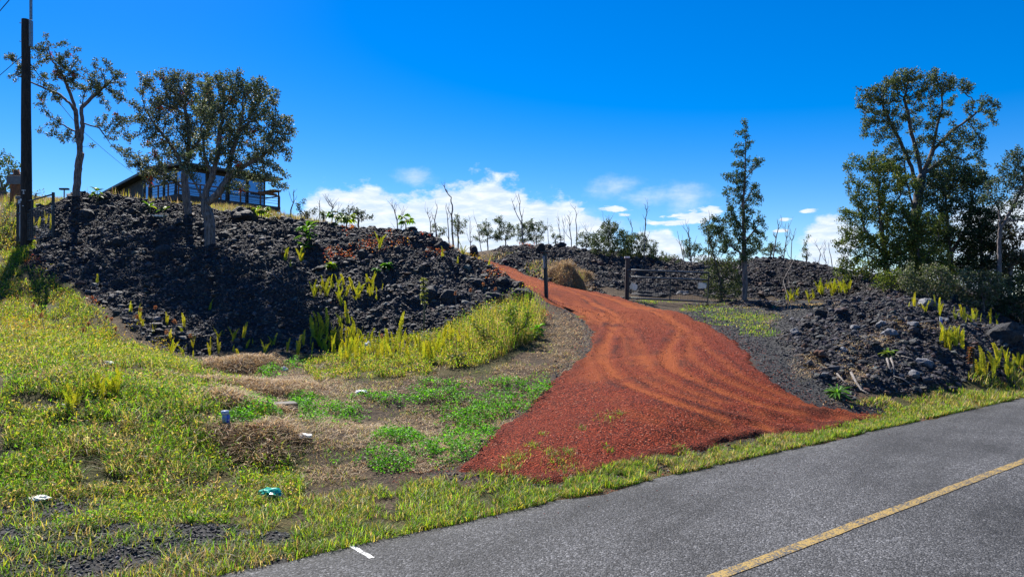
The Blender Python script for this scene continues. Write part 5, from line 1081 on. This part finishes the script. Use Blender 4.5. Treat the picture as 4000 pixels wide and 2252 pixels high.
for (a, b, w_, h_, l) in [(1442,1360,.11,.12,'white bag caught among the ferns at the left of the dense band'),(1412,1535,.09,.03,'flat scrap of white paper on the bare soil behind the green patch'),(1110,1447,.06,.06,'small white cup beside the straw heap'),
    (1180,1708,.10,.025,'long pale scrap on the straw left of the bare soil'),(262,1598,.05,.03,'white scrap among the left bank ferns'),(420,1425,.10,.04,'white and red wrapper at the foot of the left lava slope'),(150,1962,.07,.02,'flat grey scrap at the edge of the black gravel'),
    (640,860,.01,.01,'')][:-1]: crumple('litter', l, a, b, w_, h_, m_paper, 'litter')
q = Vector(hit(1112, 1618, H)); mb = MB(); mb.box((0, 0, .07), (.30, .22, .17), Matrix.Rotation(.5, 3, 'Z')); o = mb.build('concrete_block', m_dkwood, None, loc=q, bevel=.02); tag(o, 'dark square block sitting in the dry grass left of the bare soil', 'block')
q = Vector(hit(622, 852, H)); mb = MB(); mb.box((0, 0, .05), (.45, .05, .05), Matrix.Rotation(.3, 3, 'Z')); tag(mb.build('white_plank', m_white, None, loc=q), 'short white plank on the crest below the deck', 'plank')
# straw heaps
def heap(label, px, py, rx, ry, hz, n_, Y=None, cols=DRY):
    q = hit(px, py, H); r = np.random.default_rng(int(px)); v = r.normal(size=(n_, 3)); v /= np.linalg.norm(v, axis=1)[:, None]; v[:, 2] = abs(v[:, 2]); v *= r.uniform(.8, 1.02, n_)[:, None]; v[:, :2] *= (1+.35*np.sin(np.arctan2(v[:, 1], v[:, 0])*3+px))[:, None]*np.where(r.random(n_) < .15, 1.35, 1)[:, None]; v[:, 2] *= .55+.9*fbm(v[:, 0]*rx+px, v[:, 1]*ry, .45, 3, 5)
    x = q[0]+v[:, 0]*rx; y = q[1]+v[:, 1]*ry; z = interp(H, x, y)+v[:, 2]*hz
    bl = blades(x, y, z, r.uniform(.10, .28, n_)*.4, r.uniform(.006, .012, n_), r.uniform(2, 4.5, n_), pal(n_, cols, [3, 3, 3, 1]), 3, .3)
    root = empty('straw_heap', q); tag(root, label, 'straw heap'); V, F_, C_ = bl; link('straw', mesh_np('straw', V-q, F_, C_), root, None, [m_straw])
    bm_ = __import__('bmesh').new(); __import__('bmesh').ops.create_icosphere(bm_, subdivisions=3, radius=1)
    for v_ in bm_.verts:
        c = v_.co.copy(); g_ = 1+.35*math.sin(math.atan2(c.y, c.x)*3+px); hz_ = hz*(.55+.9*float(fbm(np.array(c.x*rx*g_+px), np.array(c.y*ry*g_), .45, 3, 5))); c.x *= g_; c.y *= g_; v_.co = Vector((c.x*rx*.86, c.y*ry*.86, max(c.z, -.3)*hz_*.86+float(interp(H, q[0]+c.x*rx, q[1]+c.y*ry))-q[2]))
    me = bpy.data.meshes.new('core'); bm_.to_mesh(me); bm_.free(); link('core', me, root, None, [m_core])
m_core = simple('packed_straw', (.10,.07,.045), (.26,.19,.12), 30, .9, .03)
heap('large heap of dry cut grass beside the driveway behind the number post', 2212, 1112, .72, .6, .88, 8000)
heap('small heap of dry grass leaning on the right of the large one', 2275, 1096, .4, .35, .4, 2200)
heap('brown straw heap at the foot of the left lava slope', 935, 1440, .75, .5, .24, 5000)
heap('long low straw pile just below the heap at the lava foot', 1010, 1520, 1.0, .4, .15, 6000)
heap('brown matted straw hump right of the blue topped pipe', 985, 1730, .45, .35, .16, 4000)
heap('low matted straw pile left of the dark square block', 930, 1580, .55, .4, .18, 3000)
# weed stalks along the lower lava edge
m_seed = simple('seed_head', (.16,.06,.04), (.30,.13,.08), 30, .8, 0)
for i, (a, b, h_) in enumerate([(520,1285,.42),(555,1290,.30),(598,1280,.45),(630,1350,.3),(675,1320,.36),(690,1322,.34),(430,1300,.3),(395,1290,.28),(470,1330,.25),(740,1370,.3),(340,1330,.35),(300,1350,.3),(1870,1190,.5),(1835,1200,.4),(1930,1200,.45),(1780,1210,.4),(1500,1380,.35),(180,1330,.45),(120,1290,.5)]):
    q = hit(a, b, H); ws = empty('seed_stalk', q); tag(ws, 'thin dry weed stalk with a reddish brown seed head', 'weed stalk', 'dry weed stalks along the lava foot')
    mb = MB(); l_ = Vector((random.gauss(0, .08), random.gauss(0, .05), h_)); mb.tube([(0, 0, -.03), l_*.5+Vector((.01, 0, 0)), l_], [.006, .005, .004], 5); mb.build('stem', m_dead, ws)
    V, F_, C_ = leaves(np.array(l_)+RNG.uniform(-.02, .02, (60, 3))*np.array([1, 1, 1.8]), .034, .018, pal(60, [(.22, .09, .05), (.3, .16, .08)])); link('seed_head', mesh_np('seed_head', V, F_, C_), ws, None, [m_straw])
# ================================================================ boulders
m_bould, n, p, o = mat('boulder'); v = obc(n); a_ = n.noise(v, 5, 6, .7); b_ = n.noise(v, 22, 5, .7)
n.l(n.mix(n.mr(a_, .35, .7), (.018, .018, .022), (.06, .058, .062)), p.inputs['Base Color']); p.inputs['Roughness'].default_value = .7; p.inputs['Specular IOR Level'].default_value = .3; bump(n, p, n.m('ADD', a_, n.m('MULTIPLY', b_, .4)), .06, 1)
m_bgrey = simple('grey_boulder', (.09,.09,.10), (.22,.22,.24), 8, .75, .03); m_brust = simple('rusty_boulder', (.08,.03,.015), (.2,.08,.04), 9, .85, .03)
def bmesh_rock(seed, sub=3):
    import bmesh; from mathutils import noise as mn
    bm_ = bmesh.new(); bmesh.ops.create_icosphere(bm_, subdivisions=sub, radius=1); r = random.Random(seed); o3 = Vector((r.uniform(0, 90), r.uniform(0, 90), r.uniform(0, 90)))
    cuts = [(Vector((r.gauss(0, 1), r.gauss(0, 1), r.gauss(0, 1))).normalized(), r.uniform(.55, .85)) for _ in range(9)]
    for v_ in bm_.verts:
        c = v_.co.copy()
        for n_, d in cuts:
            k = c.dot(n_)-d
            if k > 0: c -= n_*k*.9
        c += v_.co*(mn.noise(c*1.6+o3)*.22+mn.noise(c*4+o3)*.09+mn.noise(c*9+o3)*.05); v_.co = c
    me = bpy.data.meshes.new('boulder'); bm_.to_mesh(me); bm_.free(); return me
RM = {}
def boulder(px, py, w_, h_, label, group=None, m_=None, sink=.3, seed=None, dY=0):
    q = hit(px, py, H); k = q[1]/F/3.9; s_ = seed if seed is not None else random.randrange(10); m_ = m_ or m_bould
    if (s_, m_.name) not in RM: me = bmesh_rock(s_); me.materials.append(m_); RM[(s_, m_.name)] = me
    o = bpy.data.objects.new('boulder', RM[(s_, m_.name)]); COL.objects.link(o); o.location = (q[0], q[1]+dY+w_*k*.3, q[2]+h_*k*(.5-sink*.5)); o.scale = (w_*k*.62, w_*k*.55, h_*k*.68); o.rotation_euler = (0, 0, random.uniform(-.5, .5)); return tag(o, label, 'boulder', group)
boulder(945, 865, 100, 62, 'largest black boulder under the right half of the deck', seed=3)
for (a, b, w_, h_) in [(455,835,34,26),(485,838,36,30),(510,835,40,34),(535,840,34,28),(420,832,30,22),(380,828,30,20),(1290,880,40,26),(1345,885,40,28),(1400,880,44,30),(1450,886,44,28),(1500,888,50,32),(1545,893,46,28),(1600,900,44,30),(1650,915,50,34),(1240,876,36,22),(1130,868,40,22),(1080,872,40,22),(1190,872,36,22),(1560,925,60,36),(1690,945,46,34)]:
    r_ = random.uniform(.45, 1.15); boulder(a+random.uniform(-12, 12), b+random.uniform(0, 14), w_*r_, h_*r_*random.uniform(.7, 1.1), 'rounded black boulder in the row along the crest of the left lava mound', 'boulders along the crest of the left mound', sink=.75)
for (a, b, w_, h_, l) in [(1720,985,60,50,'big black boulder on the right shoulder of the left mound'),(1850,1000,40,44,'upright black rock at the top right edge of the left mound'),(1690,1175,70,60,'large angular black boulder right of the middle of the left mound'),(1750,1180,70,50,'dark angular boulder second from the pale weed stalk on the left mound'),
     (1960,1115,50,36,'black boulder high on the nose of the left mound'),(2020,1130,50,36,'black boulder on the tip of the left mound nearest the number post'),(2045,1180,70,60,'bulky black boulder at the lower tip of the left mound above the weed band'),(1930,1180,80,46,'wide black boulder left of the bulky one at the mound tip'),(1860,1120,60,40,'black boulder below the red succulents beside the driveway'),
     (1420,1010,46,40,'smooth black boulder between two red succulent patches'),(1250,1060,60,24,'flat black slab left of the rounded shrublet'),(700,885,50,34,'black boulder just left of the straight dark trunk base'),(880,930,60,30,'flat black boulder right of the forked pale trunk'),(620,1000,70,50,'large dark boulder high on the left slope'),(470,960,60,40,'dark boulder on the left slope below the crest'),(330,850,50,40,'black rock under the tall airy tree trunk'),
     (2107,985,40,40,'rounded black boulder on the far ridge directly behind the number post'),(2190,968,44,26,'black boulder on the far skyline right of the number post'),(2145,975,30,24,'small black boulder behind the top of the number post')]:
    boulder(a, b, w_, h_, l)
for (a, b, w_, h_, l, mm) in [(2545,1172,170,46,'long dark slab with pale veins behind the left half of the farm gate',m_bould),(2705,1172,64,42,'pale grey boulder behind the right half of the farm gate',m_bgrey),(2555,1118,34,24,'pale grey rock seen through the upper left gate mesh',m_bgrey),(2660,1080,40,26,'slanting grey rock behind the gate top rail',m_bgrey),
     (3005,1202,26,24,'lone black rock on the ground right of the slim tree',m_bould),(2315,1895,24,16,'black lava rock on the asphalt edge',m_bould),(3110,1310,34,26,'grey rock at the upper left corner of the right mound',m_bgrey),(3200,1400,46,30,'rusty brown rock on the left side of the right mound',m_brust),(3145,1360,20,18,'small rust coloured rock left of the larger rusty one',m_brust),
     (3300,1380,40,26,'pale topped grey rock in the left half of the right mound',m_bgrey),(3350,1290,44,24,'grey block near the top of the right mound',m_bgrey),(3450,1275,40,22,'flat grey rock on top of the right mound',m_bgrey),(3570,1282,44,26,'smooth pale boulder right of the mound top straw',m_bgrey),(3700,1262,36,22,'grey boulder just right of the blue and white stake',m_bgrey),
     (3480,1320,60,36,'wide grey boulder below the mound top straw',m_bgrey),(3160,1285,50,30,'dark rock on the near upper edge of the right mound',m_bould),(3210,1240,36,40,'upright black rock at the back left of the right mound',m_bould),(3620,1440,60,40,'bluish grey boulder low on the right mound',m_bgrey),(3570,1480,50,34,'grey boulder at the lower front of the right mound',m_bgrey),
     (3940,1340,120,90,'large shadowed boulder at the right edge behind the roadside ferns',m_bould),(3998,1325,20,20,'small pale rock at the extreme right edge',m_bgrey),(3640,1200,70,40,'greenish grey boulder under the thicket',m_bgrey)]:
    boulder(a, b, w_, h_, l, None, mm, dY=1.3 if 2500 < a < 2720 else 0)
for (a, b, w_) in [(1400,2015,12),(2100,1985,12),(3048,1768,14),(2040,1915,10),(610,2120,26),(520,2165,26),(880,2110,18),(320,2080,16),(690,2090,18),(1210,2060,12),(3740,1600,14),(2250,1898,10)]:
    boulder(a, b, w_, w_*.7, 'small loose black stone by the edge of the asphalt', 'loose stones by the asphalt edge')
# ================================================================ the house
A = np.array([.6, .8, 0]); B = np.array([-.8, .6, 0]); C0 = at(697, 757, 50.0); C0 = C0.copy(); ZD = C0[2]
def hw(a, b, z): return Vector(A*a+B*b)+Vector((0, 0, z))
house = empty('house', Vector(C0)); tag(house, 'dark sided hilltop house with big blue windows and a raised railed deck', 'house')
def slab(mb, a0, a1, b0, b1, z0, z1):
    P = [hw(a, b, z) for a in (a0, a1) for b in (b0, b1) for z in (z0, z1)]
    mb.add(P, [(0, 1, 3, 2), (4, 6, 7, 5), (0, 4, 5, 1), (2, 3, 7, 6), (0, 2, 6, 4), (1, 5, 7, 3)])
def poly(mb, pts, a0, a1):          # outline in (b, z), extruded along a
    n_ = len(pts); mb.add([hw(a0, b, z) for b, z in pts]+[hw(a1, b, z) for b, z in pts], [tuple(range(n_)), tuple(range(n_, 2*n_))[::-1]]+[(i, n_+i, n_+(i+1) % n_, (i+1) % n_) for i in range(n_)])
z1 = lambda b: 2.35-(b-4.6)*.145 if b > 4.6 else 2.35-(4.6-b)*.05
mb = MB(); poly(mb, [(1.0, -2.2), (1.0, z1(1)), (4.6, 2.35), (12.2, z1(12.2)), (12.2, -2.2)], 1.0, 7.6); mb.build('wall', m_siding, house)
mb = MB(); t_ = .16
poly(mb, [(13.3, z1(13.3)+.02), (13.3, z1(13.3)+.02+t_), (4.6, 2.37+t_+.04), (-.2, z1(-.2)+.02+t_), (-.2, z1(-.2)+.02), (4.6, 2.37)], .35, 8.4); mb.build('roof', m_roof, house)
mb = MB(); slab(mb, .3, .345, 4.7, 13.4, 0, .01)
def win(b0, b1, z0, z1_, a=.985):
    f = MB()
    for (x0, x1, y0, y1) in ((b0, b1, z0, z0+.08), (b0, b1, z1_-.08, z1_), (b0, b0+.09, z0+.08, z1_-.08), (b1-.09, b1, z0+.08, z1_-.08)): slab(f, a-.06, a+.02, x0, x1, y0, y1)
    fo = f.build('window', m_dkwood, house); g = MB(); slab(g, a-.015, a+.005, b0+.09, b1-.09, z0+.08, z1_-.08); g.build('pane', m_glass, fo)
win(5.95, 6.75, -1.3, 2.0); win(3.9, 5.75, -.6, 2.1); win(2.2, 3.85, .0, 2.1); win(1.05, 2.15, .05, 2.0)
def win2(a0, a1, z0, z1_, b=.985):
    f = MB()
    for (x0, x1, y0, y1) in ((a0, a1, z0, z0+.08), (a0, a1, z1_-.08, z1_), (a0, a0+.09, z0+.08, z1_-.08), (a1-.09, a1, z0+.08, z1_-.08)): slab(f, x0, x1, b-.06, b+.02, y0, y1)
    fo = f.build('window', m_dkwood, house); g = MB(); slab(g, a0+.09, a1-.09, b-.015, b+.005, z0+.08, z1_-.08); g.build('pane', m_glass, fo)
for a0 in (1.1, 2.75, 4.4, 6.0): win2(a0, a0+1.55, .08, 2.0)
mb = MB(); slab(mb, .9, 1.02, 6.8, 7.0, -1.6, z1(7)); mb.build('corner_post', m_black, house)
# wall ornament
mb = MB(); c0 = (9.3, -.1)
for pts in ([(9.62,.35),(9.62,-.15),(9.45,-.2)], [(9.2,.25),(9.35,.2),(9.38,0),(9.2,-.05),(9.1,.1),(9.22,.22)], [(9.38,-.3),(9.15,-.25),(9.05,-.45),(9.2,-.6),(9.38,-.5)]):
    P = [hw(.97, b, z) for b, z in pts]; mb.tube(P, .028, 5)
mb.build('wall_ornament', m_galv, house)
mb = MB(); slab(mb, -.0, 8.2, -.0, 1.0, -.14, -.02); slab(mb, -.0, .98, 1.0, 4.2, -.14, -.02); slab(mb, 7.6, 8.2, 1.0, 6.0, -.14, -.02); dk = mb.build('deck', m_deck, house)
mb = MB(); slab(mb, -.06, 8.26, -.06, -.003, -.42, .0); slab(mb, -.06, -.003, -.003, 4.3, -.42, .0); slab(mb, .0, 8.2, .3, .4, -.42, -.143); mb.build('fascia', m_dkwood, dk)
def post_(a, b, z0, z1_, w_=.1, m_=m_deck, par=house, nm='deck_post'): mb = MB(); slab(mb, a-w_/2, a+w_/2, b-w_/2, b+w_/2, z0, z1_); mb.build(nm, m_, par)
for a, b in ((.15, .15), (.15, 3.6), (2.6, .15), (4.2, .15), (6.2, .15), (8.0, .15), (7.75, .5)): post_(a, b, -2.6, -.145)
mb = MB(); mb.tube([hw(2.6, .15, -.5), hw(2.6, 1.6, -2)], .04, 4); mb.tube([hw(4.2, .15, -.4), hw(2.9, .15, -1.5)], .04, 4); mb.build('brace', m_deck, house)
rl = MB(); slab(rl, -.05, .05, -.05, 4.2, .82, .90); slab(rl, .05, 8.2, -.05, .05, .82, .90); slab(rl, 8.15, 8.25, .05, 4, .82, .90); ro = rl.build('railing', m_brown, house)
for a, b in ((0, 0), (0, 1.4), (0, 2.8), (0, 4.15), (1.6, 0), (3.2, 0), (4.8, 0), (6.5, 0), (8.2, 0)): post_(a, b, 0, .82, .085, m_brown, ro, 'baluster')
mb = MB()
for z in (.22, .42, .62): slab(mb, -.012, .012, .012, 4.2, z, z+.03); slab(mb, .0, 8.2, -.012, .012, z, z+.03)
mb.build('cable', m_dkwood, ro)
mb = MB(); slab(mb, 7.6, 8.3, -.1, 3, 1.20, 1.32); slab(mb, 6.6, 8.25, .4, .5, .95, 1.1); mb.build('pergola_beam', m_brown, house)
for a in (8.2,): post_(a, .12, .0, 1.2, .09, m_dkwood, house, 'pergola_post')
